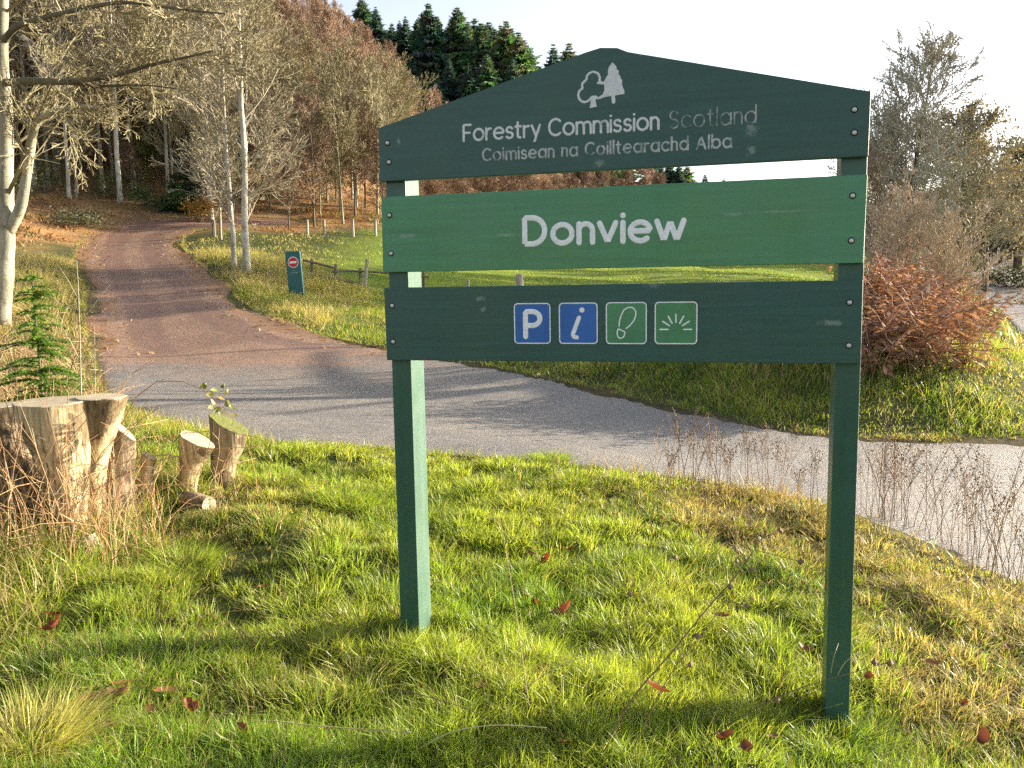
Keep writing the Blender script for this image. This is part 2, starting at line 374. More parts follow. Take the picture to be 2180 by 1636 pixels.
def asphalt(name, dirt):
    m, nt, N, L, b = new_mat(name)
    f = noise(N, L, 62, 5, .85); g = noise(N, L, 26, 6, .75); big = noise(N, L, .7, 5, .6); mid = noise(N, L, 4.5, 5, .7)
    c = ramp(N, L, f, [(.34, (.035, .034, .037)), (.48, (.13, .124, .12)), (.56, (.19, .18, .172)), (.66, (.48, .44, .40))])
    c = mix(N, L, 1, c, ramp(N, L, big, [(.3, (.75, .76, .8)), (.7, (1.25, 1.2, 1.12))]), 'MULTIPLY')
    c = mix(N, L, 1, c, ramp(N, L, mid, [(.3, (.85, .85, .85)), (.7, (1.15, 1.15, 1.15))]), 'MULTIPLY')
    if dirt:
        tc = N.new('ShaderNodeTexCoord'); sx = N.new('ShaderNodeSeparateXYZ'); L.new(tc.outputs['Object'], sx.inputs[0])
        # red grit washed down from the track: more of it the farther up the slope
        ma = N.new('ShaderNodeMath'); ma.operation = 'MULTIPLY_ADD'; L.new(sx.outputs['Y'], ma.inputs[0]); ma.inputs[1].default_value = .15; ma.inputs[2].default_value = -2.82
        mx = N.new('ShaderNodeMath'); mx.operation = 'MULTIPLY_ADD'; L.new(sx.outputs['X'], mx.inputs[0]); mx.inputs[1].default_value = -.03; L.new(ma.outputs[0], mx.inputs[2])
        n2 = N.new('ShaderNodeMath'); n2.operation = 'MULTIPLY_ADD'; L.new(big, n2.inputs[0]); n2.inputs[1].default_value = 1.3; L.new(mx.outputs[0], n2.inputs[2])
        n3 = N.new('ShaderNodeMath'); n3.operation = 'MULTIPLY_ADD'; L.new(f, n3.inputs[0]); n3.inputs[1].default_value = .9; L.new(n2.outputs[0], n3.inputs[2])
        k = ramp(N, L, n3.outputs[0], [(.45, (0, 0, 0)), (.8, (.4, .4, .4)), (1.25, (1, 1, 1))])
        red = ramp(N, L, g, [(.32, (.085, .048, .033)), (.5, (.205, .125, .085)), (.68, (.42, .30, .22))])
        red = mix(N, L, 1, red, ramp(N, L, big, [(.3, (.75, .7, .7)), (.7, (1.2, 1.2, 1.2))]), 'MULTIPLY')
        at_ = N.new('ShaderNodeAttribute'); at_.attribute_name = 'Col'; sp_ = N.new('ShaderNodeSeparateColor'); L.new(at_.outputs['Color'], sp_.inputs[0])
        def gate(v, lo, hi, amt):      # broken up by noise so that the wear has ragged outlines
            q_ = N.new('ShaderNodeMath'); q_.operation = 'MULTIPLY_ADD'; L.new(mid, q_.inputs[0]); q_.inputs[1].default_value = 1.2; L.new(v, q_.inputs[2]); return ramp(N, L, q_.outputs[0], [(lo, (0, 0, 0)), (hi, (amt,)*3)])
        red = mix(N, L, gate(sp_.outputs[0], .9, 1.5, .75), red, (.15, .085, .066))
        red = mix(N, L, gate(sp_.outputs[1], 1.0, 1.6, .8), red, (.36, .27, .20))
        red = mix(N, L, gate(sp_.outputs[2], .9, 1.4, .9), red, (.20, .11, .06))
        c = mix(N, L, k, c, red)
    L.new(c, b.inputs['Base Color'])
    L.new(ramp(N, L, mid, [(.3, (.42,)*3), (.7, (.62,)*3)]), b.inputs['Roughness']); b.inputs['Specular IOR Level'].default_value = .5
    bump(N, L, f, 1.0, .02, b); return m
tag(sheet(TRACK, .16, .036, asphalt('track_surface', True), 'track'), kind='structure')
def ribbon(name, mat, lift):
    Lft = MAIN[:12]; Rgt = MAIN[12:][::-1]
    def res(P, n):
        d = np.r_[0, np.cumsum(np.hypot(*np.diff(P, axis=0).T))]; d /= d[-1]; t = np.linspace(0, 1, n)
        q = np.stack([np.interp(t, d, P[:, k]) for k in (0, 1)], 1)
        for _ in range(30): q[1:-1] = .25*q[:-2]+.5*q[1:-1]+.25*q[2:]
        return q
    A, B_ = res(Lft, 420), res(Rgt, 420); U = np.r_[0, .015, .05, np.linspace(.12, .88, 12), .95, .985, 1]
    X = A[:, None, 0]*(1-U)+B_[:, None, 0]*U; Y = A[:, None, 1]*(1-U)+B_[:, None, 1]*U
    e = (U < .001) | (U > .999); wv = (vnoise(X*1.6, Y*1.6, 50)*.08+.05*vnoise(X*5, Y*5, 51))*np.where(e | (abs(U-.5) > .48), 1, 0)*np.where(U < .5, -1, 1)
    X = X+wv
    Z = height(X, Y)+np.where(e, -.03, lift); idx = np.arange(X.size).reshape(X.shape); m = MB()
    m.add(np.stack([X, Y, Z], -1).reshape(-1, 3), np.stack([idx[:-1, :-1], idx[:-1, 1:], idx[1:, 1:], idx[1:, :-1]], -1).reshape(-1, 4))
    return m.build(name, mat, smooth=True)
tag(ribbon('road', asphalt('road_asphalt', False), .042), kind='structure')

# ------------------------------------------------------------------ the sign
YAW = 0.2635
SO = np.array((-.5416, 3.63))
def painted(name, base, alt, grain, scuffs=(), rough=.42):
    m, nt, N, L, b = new_mat(name)
    f = noise(N, L, 1, 6, .6, stretch=grain, dist=.4); g = noise(N, L, 3.0, 4, .6)
    c = ramp(N, L, f, [(.3, tuple(.80*v for v in base)), (.55, base), (.75, tuple(1.17*v for v in base))])
    dr = noise(N, L, 1, 5, .6, stretch=(14, 14, 1.1)); al = noise(N, L, 1.6, 3, .5)
    c = mix(N, L, ramp(N, L, dr, [(.5, (0, 0, 0)), (.8, (.45,)*3)]), c, tuple(.6*v+.01 for v in base))
    c = mix(N, L, ramp(N, L, al, [(.5, (0, 0, 0)), (.75, (.5,)*3)]), c, (base[0]*1.5+.008, base[1]*1.05, base[2]*.75))
    c = mix(N, L, ramp(N, L, g, [(.42, (0, 0, 0)), (.75, (.7, .7, .7))]), c, alt)
    if scuffs:
        tc = N.new('ShaderNodeTexCoord'); fine = noise(N, L, 55, 5, .7, dist=.8)
        for (x, z, rx, rz) in scuffs:
            mp = N.new('ShaderNodeMapping'); mp.vector_type = 'TEXTURE'; mp.inputs['Location'].default_value = (x, 0, z); mp.inputs['Scale'].default_value = (rx, .2, rz)
            L.new(tc.outputs['Object'], mp.inputs[0]); ln = N.new('ShaderNodeVectorMath'); ln.operation = 'LENGTH'; L.new(mp.outputs[0], ln.inputs[0])
            k = N.new('ShaderNodeMath'); k.operation = 'MULTIPLY_ADD'; L.new(fine, k.inputs[0]); k.inputs[1].default_value = 3.2; 
            s2 = N.new('ShaderNodeMath'); s2.operation = 'SUBTRACT'; s2.inputs[0].default_value = -.75; L.new(ln.outputs['Value'], s2.inputs[1]); L.new(s2.outputs[0], k.inputs[2])
            c = mix(N, L, ramp(N, L, k.outputs[0], [(.1, (0, 0, 0)), (.55, (.5, .5, .5))]), c, (.26, .31, .28))
    L.new(c, b.inputs['Base Color']); b.inputs['Roughness'].default_value = rough; b.inputs['Specular IOR Level'].default_value = .4
    bump(N, L, f, .35, .004, b); return m
m_dark = painted('dark_green_paint', (.025, .082, .067), (.035, .086, .064), (2.2, 2.2, 34), ((1.50, 2.05, .03, .03), (1.50, 1.975, .022, .03), (.93, 1.955, .03, .02), (.44, 1.39, .018, .018), (.43, 1.435, .04, .012), (1.14, 1.478, .05, .015), (1.80, 1.33, .06, .015), (.09, 2.085, .01, .02), (1.09, 2.355, .02, .012)))
m_mid = painted('mid_green_paint', (.068, .225, .105), (.085, .23, .14), (2.2, 2.2, 30), ((.10, 1.70, .08, .014), (.55, 1.69, .06, .008), (1.45, 1.74, .05, .01), (1.62, 1.745, .2, .006)))
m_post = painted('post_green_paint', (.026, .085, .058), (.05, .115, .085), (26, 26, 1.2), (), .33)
m_sunlit = painted('sunlit_post_paint', (.07, .13, .10), (.125, .19, .155), (26, 26, 1.2), (), .3)  # sunlight on the posts' right faces, put into a paler colour
m_bare = simple('weathered_wood_edge', (.10, .11, .07), (.22, .20, .13), 14, .85, stretch=(1, 6, 1), bmp=.4)
def paint_white(name, col, under, lo, hi):
    m, nt, N, L, b = new_mat(name)
    f = noise(N, L, 38, 6, .7); g = noise(N, L, 7, 3, .6)
    ad = N.new('ShaderNodeMath'); ad.operation = 'MULTIPLY_ADD'; L.new(g, ad.inputs[0]); ad.inputs[1].default_value = .9; L.new(f, ad.inputs[2])
    k = ramp(N, L, ad.outputs[0], [(lo, (0, 0, 0)), (hi, (1, 1, 1))])
    L.new(mix(N, L, k, under, ramp(N, L, f, [(.3, tuple(v*.8 for v in col)), (.7, col)])), b.inputs['Base Color']); b.inputs['Roughness'].default_value = .6
    return m
m_w1 = paint_white('letter_white', (.66, .67, .68), (.26, .30, .29), .66, .9)
m_w2 = paint_white('letter_worn', (.46, .48, .48), (.05, .10, .09), .74, 1.02)
m_w3 = paint_white('letter_faded', (.36, .39, .38), (.06, .12, .105), .80, 1.12)
m_wd = paint_white('letter_bright', (.86, .86, .88), (.66, .69, .69), .54, .9)
m_blue = painted('pictogram_blue', (.022, .115, .40), (.03, .14, .44), (6, 6, 6), (), .4)
m_pgreen = painted('pictogram_green', (.065, .22, .095), (.07, .23, .14), (6, 6, 6), (), .4)
m_steel, nt, N, L, b = new_mat('bolt_steel'); b.inputs['Base Color'].default_value = (.55, .52, .5, 1); b.inputs['Metallic'].default_value = .35; b.inputs['Roughness'].default_value = .45
m_rust, nt, N, L, b = new_mat('bolt_ring'); b.inputs['Base Color'].default_value = (.012, .012, .012, 1); b.inputs['Roughness'].default_value = .8

def arc(cx, cy, rx, ry, a0, a1, n=14):
    t = np.radians(np.linspace(a0, a1, n)); return [(cx+rx*math.cos(q), cy+ry*math.sin(q)) for q in t]
def bowl(cx, r=.34): return arc(cx, .35, .33, .35, 0, 360, 25)
def arch(x): return [(x, .42)]+arc(x+.23, .45, .23, .25, 170, 0, 9)+[(x+.46, 0)]
GLY = {
 'D': (.74, [[(0,0),(0,1),(.26,1)]+arc(.26,.5,.44,.5,82,-82)+[(.26,0),(0,0)]]),
 'F': (.52, [[(.5,1),(0,1),(0,0)],[(0,.5),(.42,.5)]]), 'C': (.76, [arc(.43,.5,.43,.5,48,312,18)]),
 'S': (.56, [arc(.28,.755,.24,.245,25,250,11)+arc(.27,.255,.28,.255,70,-155,11)]),
 'A': (.74, [[(0,0),(.36,1),(.72,0)],[(.13,.33),(.59,.33)]]),
 'P': (.58, [[(0,0),(0,1),(.3,1)]+arc(.3,.73,.26,.27,80,-80,9)+[(.3,.46),(0,.46)]]),
 'o': (.66, [bowl(.33)]), 'a': (.64, [bowl(.33), [(.64,.7),(.64,0)]]), 'd': (.64, [bowl(.33), [(.64,1.05),(.64,0)]]),
 'b': (.66, [bowl(.33), [(0,1.05),(0,0)]]), 'c': (.56, [arc(.33,.35,.33,.35,48,312,14)]),
 'e': (.64, [[(.02,.37),(.64,.37)]+arc(.33,.35,.33,.35,8,312,16)]),
 'r': (.33, [[(0,.7),(0,0)],[(0,.4)]+arc(.26,.42,.26,.26,165,75,6)]),
 's': (.44, [arc(.22,.525,.19,.17,28,255,9)+arc(.22,.18,.22,.18,75,-152,9)]),
 't': (.36, [[(.14,.95),(.14,.15)]+arc(.28,.14,.14,.14,180,280,5),[(0,.7),(.34,.7)]]),
 'y': (.54, [[(0,.7),(.28,.03)],[(.54,.7),(.18,-.28)]]), 'n': (.46, [[(0,.7),(0,0)], arch(0)]),
 'h': (.46, [[(0,1.05),(0,0)], arch(0)]), 'm': (.9, [[(0,.7),(0,0)], arch(0), [(p[0]+.45,p[1]) for p in arch(0)]]),
 'i': (0, [[(0,.7),(0,0)],[(0,.96),(0,.97)]]), 'l': (0, [[(0,1.05),(0,0)]]),
 'v': (.54, [[(0,.7),(.27,0),(.54,.7)]]), 'w': (.86, [[(0,.7),(.22,0),(.43,.68),(.64,0),(.86,.7)]]),
}
def stroke(mb, pts, r, m=0, y0=-.0004, thick=.0022):
    P = [np.array((p[0], 0, p[1])) for p in pts]
    closed = np.linalg.norm(P[0]-P[-1]) < 1e-6 and len(P) > 3
    rad = [r]*len(P)
    # sharp corners: repeat the corner point closely so the stroke keeps its width
    Q = [P[0]]; 
    for i in range(1, len(P)-1):
        a = P[i]-P[i-1]; b2 = P[i+1]-P[i]; a /= np.linalg.norm(a)+1e-9; b2 /= np.linalg.norm(b2)+1e-9
        if a @ b2 < .75: Q += [P[i]-a*r*.35, P[i]+b2*r*.35]
        else: Q.append(P[i])
    Q.append(P[-1]); P = Q; rad = [r]*len(P)
    if not closed:
        d0 = P[0]-P[1]; d0 /= np.linalg.norm(d0)+1e-9; d1 = P[-1]-P[-2]; d1 /= np.linalg.norm(d1)+1e-9
        ks = (.98, .85, .6, .3)
        P = [P[0]+d0*r*k for k in ks]+P+[P[-1]+d1*r*k for k in ks[::-1]]
        cr = [r*math.sqrt(1-k*k) for k in ks]; rad = cr+rad+cr[::-1]
    t = MB(); t.tube(P, rad, 8, cap=not closed)
    V = t.v[0].copy(); V[:, 1] = V[:, 1]/r*thick+y0
    mb.add(V, t.q[0], m=m, N=t.ng if t.ng else None)
def text(mb, s, x0, x1, z, cap, r, gap, m=0, space=.42):
    ws = []; x = 0; place = []
    for ch in s:
        if ch == ' ': x += space; continue
        wd, st = GLY[ch]; place.append((x, st)); x += wd+gap
    total = x-gap; sx = (x1-x0)/total
    for px_, st in place:
        for pl in st:
            stroke(mb, [(x0+(px_+p[0])*sx, z+p[1]*cap) for p in pl], r, m)

sign = empty('entrance_sign', (SO[0], SO[1], 0), -YAW)
tag(sign, 'big green wooden sign of three boards on two green posts reading Donview', 'sign')
def bev(o, wd):
    md = o.modifiers.new('bevel', 'BEVEL'); md.width = wd; md.segments = 2; md.limit_method = 'ANGLE'
def board(pts, mat, th=.032):
    m = MB(); m.prism(pts, lambda a, z: (a, 0, z), lambda a, z: (a, th, z)); o = m.build('board', mat, sign); bev(o, .003); return o
b1 = board([(.0,1.927),(1.91,1.930),(1.912,2.157),(1.04,2.366),(1.0,2.384),(.935,2.390),(.88,2.378),(.002,2.146)], m_dark)
b2 = board([(0,1.549),(1.905,1.548),(1.91,1.866),(.003,1.864)], m_mid)
b3 = board([(0.004,1.174),(1.908,1.176),(1.906,1.486),(.002,1.484)], m_dark)
b1['label'] = 'dark green gabled top board with worn white lettering and tree emblem'
b2['label'] = 'mid green board with white lettering'; b3['label'] = 'dark green bottom board with four pictograms'
for sx0, dz in ((.012, -.16), (1.822, -.40)):
    m = MB(); m.box(sx0, .033, dz, sx0+.09, .19, 2.10); m.qm[0][3] = 1; p = m.build('post', [m_post, m_sunlit], sign); bev(p, .004)
# lettering
m = MB(); text(m, 'Forestry Commission', .375, 1.158, 2.072, .062, .0050, .20); m.build('lettering', m_w1, b1)
m = MB(); text(m, 'Scotland', 1.20, 1.516, 2.071, .062, .0034, .22); o = m.build('lettering', m_w3, b1)
m = MB(); text(m, 'Coimisean na Coilltearachd Alba', .455, 1.428, 1.989, .046, .0042, .27, space=.5); m.build('lettering', m_w2, b1)
m = MB(); text(m, 'Donview', .625, 1.256, 1.651, .104, .0109, .24); m.build('lettering', m_wd, b2)
# emblem: outlined broadleaf tree and solid conifer
m = MB()
def E(px_, py_): return (.843+(px_-330)/11.69*.00188, 2.332-(py_-262)/11.69*.00172)
lobe = [(980,770),(880,735),(890,620),(850,520),(740,465),(640,490),(575,560),(560,660),(470,730),(455,800),(470,860),(385,930),(360,1030),(385,1130),(450,1205),(540,1225),(610,1195),(680,1130),(760,1125),(840,1150),(920,1130)]
stroke(m, [E(*p) for p in lobe], .0048)
stroke(m, [E(840, 760), E(1010, 790)], .0042)
con = [(1195,262),(1245,320),(1290,380),(1300,450),(1345,490),(1340,570),(1385,640),(1400,700),(1430,740),(1425,830),(1445,920),(1480,1000),(1485,1090),(1300,1105),(1250,1110),(1265,1230),(1260,1300),(1215,1320),(1180,1290),(1170,1180),(1170,1115),(1050,1130),(880,1155),(870,1110),(960,1060),(1000,960),(1000,850),(1000,720),(1060,600),(1090,580),(1085,480),(1110,380),(1150,330)]
m.prism([E(*p) for p in con], lambda a, z: (a, -.0022, z), lambda a, z: (a, .001, z))
m.prism([E(*p) for p in [(640,1120),(700,1075),(800,1075),(850,1120),(780,1190),(790,1240),(820,1360),(640,1390),(665,1240),(670,1190)]], lambda a, z: (a, -.0023, z), lambda a, z: (a, .001, z))
m.build('emblem', m_w1, b1)
# pictograms
def rrect(x0, z0, x1, z1, r):
    return arc(x1-r, z1-r, r, r, 0, 90, 6)+arc(x0+r, z1-r, r, r, 90, 180, 6)+arc(x0+r, z0+r, r, r, 180, 270, 6)+arc(x1-r, z0+r, r, r, 270, 360, 6)
def picto(x0, x1, mat, marks, lab):
    z0, z1 = 1.249, 1.411; m = MB(); rr = rrect(x0, z0, x1, z1, .014)
    m.prism(rr, lambda a, z: (a, -.003, z), lambda a, z: (a, .001, z), 0)
    stroke(m, rr+[rr[0]], .0024, 1, y0=-.003, thick=.0015)
    wd = x1-x0; hh = z1-z0
    for pts, r in marks: stroke(m, [(x0+p[0]*wd, z1-p[1]*hh) for p in pts], r, 1, y0=-.003, thick=.0016)
    o = m.build('pictogram', [mat, m_wd], b3); o['label'] = lab
picto(.577, .726, m_blue, [([(.31,.83),(.31,.20),(.5,.20)]+arc(.5,.375,.22,.175,-84,84,11)+[(.5,.55),(.31,.55)], .0105)], 'blue pictogram with white letter P')
picto(.765, .919, m_blue, [([(.52,.36),(.36,.76)]+[(.36,.80),(.39,.845),(.46,.85)], .0085), ([(.60,.17),(.602,.172)], .0105)], 'blue pictogram with white letter i')
picto(.956, 1.114, m_pgreen, [([(.32,.58),(.33,.45),(.37,.32),(.44,.18),(.55,.115),(.66,.12),(.735,.20),(.74,.32),(.69,.44),(.60,.55),(.50,.63)], .0026), ([(.29,.64),(.27,.78),(.31,.86),(.37,.875),(.44,.83),(.47,.74),(.46,.71),(.35,.66),(.29,.64)], .0026)], 'green pictogram with white boot sole outline')
sun_marks = [([(.5+.19*math.cos(t), .655-.17*math.sin(t)), (.5+.38*math.cos(t), .655-.36*math.sin(t))], .0029) for t in np.radians([0, 33, 61, 90, 119, 147, 180])]
picto(1.149, 1.309, m_pgreen, sun_marks, 'green pictogram with white viewpoint rays')
# bolts
def bolt_mesh():
    m = MB(); seg = 12
    m.prism([(.0125*math.cos(2*math.pi*k/seg), .0125*math.sin(2*math.pi*k/seg)) for k in range(seg)], lambda a, z: (a, -.0012, z), lambda a, z: (a, .001, z), 1)
    V = []; 
    for r, y in ((.0085, -.001), (.0085, -.003), (.0066, -.0056), (.003, -.0068)):
        V += [(r*math.cos(2*math.pi*k/seg), y, r*math.sin(2*math.pi*k/seg)) for k in range(seg)]
    Q = [(i*seg+k, i*seg+(k+1) % seg, (i+1)*seg+(k+1) % seg, (i+1)*seg+k) for i in range(3) for k in range(seg)]
    m.add(V, Q, N=[list(range(3*seg, 4*seg))]); return m.mesh('bolt', [m_steel, m_rust], True)
bm_ = bolt_mesh()
for par, pts in ((b1, [(.041,2.083),(.045,2.005),(1.858,2.097),(1.86,2.016)]), (b2, [(.039,1.787),(.041,1.628),(1.861,1.792),(1.861,1.63)]), (b3, [(.038,1.408),(.037,1.254),(1.862,1.404),(1.864,1.244)])):
    for (a_, z_) in pts:
        o = bpy.data.objects.new('bolt', bm_); COL.objects.link(o); o.parent = par; o.location = (a_, 0, z_)

# ------------------------------------------------------------------ bark and trees
def bark(name, light, dark, mark, scale=3):
    m, nt, N, L, b = new_mat(name)
    f = noise(N, L, scale, 6, .65, stretch=(1, 1, .35)); g = noise(N, L, scale*2.2, 5, .7, stretch=(1, 1, 2.8)); h_ = noise(N, L, .6, 3, .5)
    c = ramp(N, L, f, [(.3, dark), (.55, light), (.8, tuple(min(1, v*1.2) for v in light))])
    c = mix(N, L, ramp(N, L, g, [(.58, (0, 0, 0)), (.68, (1, 1, 1))]), c, mark)
    c = mix(N, L, ramp(N, L, h_, [(.45, (0, 0, 0)), (.7, (.6, .6, .6))]), c, (.14, .15, .06))
    L.new(c, b.inputs['Base Color']); b.inputs['Roughness'].default_value = .85; b.inputs['Specular IOR Level'].default_value = .2
    bump(N, L, g, .6, .02, b); return m
M_BIRCH = bark('birch_bark', (.52, .49, .41), (.19, .17, .135), (.05, .045, .04), 5)
M_ASH = bark('ash_bark', (.34, .32, .24), (.14, .13, .09), (.06, .055, .04), 3)
M_DARKBARK = bark('dark_bark', (.13, .11, .08), (.06, .05, .04), (.03, .03, .02), 3)

def vadd(a, b, k=1.0): return (a[0]+b[0]*k, a[1]+b[1]*k, a[2]+b[2]*k)
def vnorm(a):
    l = math.sqrt(a[0]*a[0]+a[1]*a[1]+a[2]*a[2])+1e-9; return (a[0]/l, a[1]/l, a[2]/l)
def jit(d, k, rg): return vnorm((d[0]+rg.gauss(0, k), d[1]+rg.gauss(0, k), d[2]+rg.gauss(0, k)))
def side_dir(d, ang, rg):
    a = rg.uniform(0, 2*math.pi); ref = (0, 0, 1) if abs(d[2]) < .9 else (1, 0, 0)
    u = vnorm((d[1]*ref[2]-d[2]*ref[1], d[2]*ref[0]-d[0]*ref[2], d[0]*ref[1]-d[1]*ref[0]))
    v = (d[1]*u[2]-d[2]*u[1], d[2]*u[0]-d[0]*u[2], d[0]*u[1]-d[1]*u[0])
    c, s = math.cos(a), math.sin(a); w_ = (u[0]*c+v[0]*s, u[1]*c+v[1]*s, u[2]*c+v[2]*s)
    ca, sa = math.cos(ang), math.sin(ang)
    return vnorm((d[0]*ca+w_[0]*sa, d[1]*ca+w_[1]*sa, d[2]*ca+w_[2]*sa))

class Wood:
    """collects the branches of one tree; twigs are straight slivers"""
    def __init__(s, rg, col, vary=.25): s.p0 = []; s.p1 = []; s.r0 = []; s.r1 = []; s.c = []; s.rg = rg; s.col = col; s.vary = vary; s.tips = []
    def grow(s, p, d, L, r, lv, P):
        """P: per level dict(n kids, angle, ratio, up, wiggle, seg)"""
        rg = s.rg; q = P[lv]; n = q['seg']; sl = L/n; pts = [p]; dirs = [d]; rr = [r]
        for i in range(n):
            d = jit(d, q['wig'], rg); d = vnorm((d[0], d[1], d[2]+q['up']))
            p2 = vadd(p, d, sl); r2 = max(r*(1-.75*(i+1)/n), P['rmin'])
            s.p0.append(p); s.p1.append(p2); s.r0.append(rr[-1]); s.r1.append(r2)
            k = 1+rg.uniform(-s.vary, s.vary); bl = min(1, max(0, (r-.012)/.05)); base = s.col
            s.c.append(tuple(v*k*(1-.25*bl) for v in base))
            p = p2; pts.append(p); dirs.append(d); rr.append(r2)
        if lv+1 < P['levels']:
            kq = P[lv+1]
            for k in range(q['kids']):
                t = q['from']+(1-q['from'])*((k+rg.random())/q['kids']); f = t*n; i = min(int(f), n-1); fr = f-i
                a = pts[i]; b = pts[i+1]; pp = (a[0]+(b[0]-a[0])*fr, a[1]+(b[1]-a[1])*fr, a[2]+(b[2]-a[2])*fr)
                dd = side_dir(dirs[i+1], math.radians(rg.uniform(*q['ang'])), rg)
                LL = L*q['ratio']*rg.uniform(.65, 1.15)*(1-q.get('tap', .55)*t)
                s.grow(pp, dd, LL, max(rr[i]*q.get('rr', .5), P['rmin']), lv+1, P)
        else: s.tips.append(p)
    def mesh(s, mb, m=0): mb.segs(s.p0, s.p1, s.r0, s.r1, m=m, col=np.array(s.c))

def make_tree(H, r, rg, col, crown_from=.3, limbs=22, limb_len=.33, ang=(35, 65), up=.12, dens=1.0, lean=(0, 0), rmin=.006, lv=4, droop=0, wob=.02, stems=1):
    """returns (trunk builder, crown builder) standing on the origin"""
    tr = MB(); W_ = Wood(rg, col)
    P = {'levels': lv, 'rmin': rmin,
         0: dict(seg=6, wig=.09, up=up, kids=max(3, int(8*dens)), ang=(22, 50), ratio=.62, **{'from': .15}),
         1: dict(seg=4, wig=.10, up=.07, kids=max(3, int(5*dens)), ang=(20, 48), ratio=.66, **{'from': .12}),
         2: dict(seg=3, wig=.12, up=.03-droop, kids=max(2, int(3*dens)), ang=(18, 45), ratio=.7, **{'from': .1}),
         3: dict(seg=2, wig=.14, up=-droop, kids=0, ang=(18, 42), ratio=.5, **{'from': .1})}
    for st in range(stems):
        pts = []; rad = []; n = 16; x = y = 0.0
        lx, ly = lean if stems == 1 else (lean[0]+rg.uniform(-.3, .3), lean[1]+rg.uniform(-.3, .3))
        hs = H*(1 if st == 0 else rg.uniform(.7, .95)); ox, oy = (0, 0) if st == 0 else (rg.uniform(-.3, .3), rg.uniform(-.3, .3))
        for i in range(n+1):
            t = i/n; x += rg.gauss(0, wob)*hs*.1; y += rg.gauss(0, wob)*hs*.1
            pts.append((ox+x+lx*hs*t, oy+y+ly*hs*t, -.5 if i == 0 else hs*t)); rad.append(max(r*(1-t)**.8*(1.35 if i == 0 else 1), .012)*(1 if st == 0 else .7))
        tr.tube(pts, rad, 9, seed=rg.randrange(999), wob=.06)
        for k in range(limbs):
            t = crown_from+(.98-crown_from)*(k+rg.random())/limbs; f = t*n; i = min(int(f), n-1); fr = f-i
            a, b = pts[i], pts[i+1]; pp = tuple(a[j]+(b[j]-a[j])*fr for j in range(3))
            d = side_dir(vnorm((lx, ly, 1)), math.radians(rg.uniform(*ang)), rg)
            sh = math.sin(math.pi*min(1, (t-crown_from)/(1-crown_from)*.8+.25))
            W_.grow(pp, d, H*limb_len*(.35+.65*sh)*rg.uniform(.7, 1.15), max(rad[i]*.45, rmin*2), 0, P)
    cr = MB(); W_.mesh(cr)
    return tr, cr, W_

def tree_thing(name, tr, cr, mt, label, cat='tree', group=None, mc=None):
    t = empty(name, (0, 0, 0)); tr.build('trunk', mt, t, smooth=True); cr.build('crown', mc or M_TWIG, t, color=True)
    return tag(t, label, cat, group)
def put(o, x, y, s=1.0, rz=0.0, dz=0.0):
    o.location = (x, y, h1(x, y)+dz); o.rotation_euler = (0, 0, rz); o.scale = (s, s, s)

OLIVE = (.25, .22, .125); TAN = (.27, .23, .155); REDB = (.30, .21, .145); BROWN = (.19, .13, .085); GREY = (.26, .23, .18)

# ---- birches beside the track
rg = random.Random(3)
def hero_birch(px, d, H, r, lean, label, limbs, seed, cf=.14, ll=.30, **k):
    tr, cr, W_ = make_tree(H, r, random.Random(seed), (.275, .24, .165), crown_from=cf, limbs=limbs, limb_len=ll, ang=(40, 80), up=.12, dens=1.1, lean=lean, rmin=.0085, **k)
    t = tree_thing('birch_tree', tr, cr, M_BIRCH, label, group='pale birches beside the track'); x, y, z = at(px, d); t.location = (x, y, z); return t
hero_birch(528, 29, 12.5, .125, (.02, 0), 'tallest white-barked birch at the right edge of the red track, thickest of the three stems', 30, 5)
hero_birch(500, 29.3, 8.5, .09, (-.01, .02), 'slim white birch close against the left of the thick one by the track', 18, 6)
hero_birch(518, 30.2, 8.0, .075, (.05, .03), 'thin birch standing between and behind the two white birches by the track', 16, 8)

# ---- big pale tree at the left edge with long dark boughs over the track
bt = empty('bare_tree', at(8, 15.5)); BX, BY, BZ = bt.location
tag(bt, 'large pale forked tree at the left edge with long dark boughs over the track', 'tree')
def loc(px, py, d): 
    p = atz(px, py, d); return (p[0]-BX, p[1]-BY, p[2]-BZ)
tk = MB(); rgb = random.Random(21); W_ = Wood(rgb, OLIVE)
def limb(pts, r0, r1, kids, PL, ln, start=.25, sides=8, m=0):
    P_ = [np.array(p) for p in pts]
    # smooth the measured points
    from_ = np.linspace(0, len(P_)-1, (len(P_)-1)*4+1); arr = np.array(P_)
    q = np.stack([np.interp(from_, range(len(P_)), arr[:, k]) for k in range(3)], 1)
    for _ in range(2): q[1:-1] = .25*q[:-2]+.5*q[1:-1]+.25*q[2:]
    rad = np.linspace(r0, r1, len(q)); tk.tube(q, rad, sides, m=m, wob=.08, seed=rgb.randrange(999))
    for k in range(kids):
        t = start+(1-start)*(k+rgb.random())/kids; i = min(int(t*(len(q)-1)), len(q)-2)
        d = vnorm(tuple(q[i+1]-q[i])); d = side_dir(d, math.radians(rgb.uniform(30, 70)), rgb)
        W_.grow(tuple(q[i]), d, ln*rgb.uniform(.6, 1.2)*(1-.4*t), max(rad[i]*.32, .009), 0, PL)
PB = {'levels': 4, 'rmin': .0055, 0: dict(seg=6, wig=.10, up=.06, kids=7, ang=(22, 55), ratio=.68, **{'from': .15}),
      1: dict(seg=4, wig=.11, up=.06, kids=5, ang=(22, 55), ratio=.68, **{'from': .12}),
      2: dict(seg=3, wig=.12, up=0, kids=4, ang=(20, 50), ratio=.65, **{'from': .1}), 3: dict(seg=2, wig=.2, up=0, kids=0, ang=(20, 50), ratio=.5, **{'from': .1})}
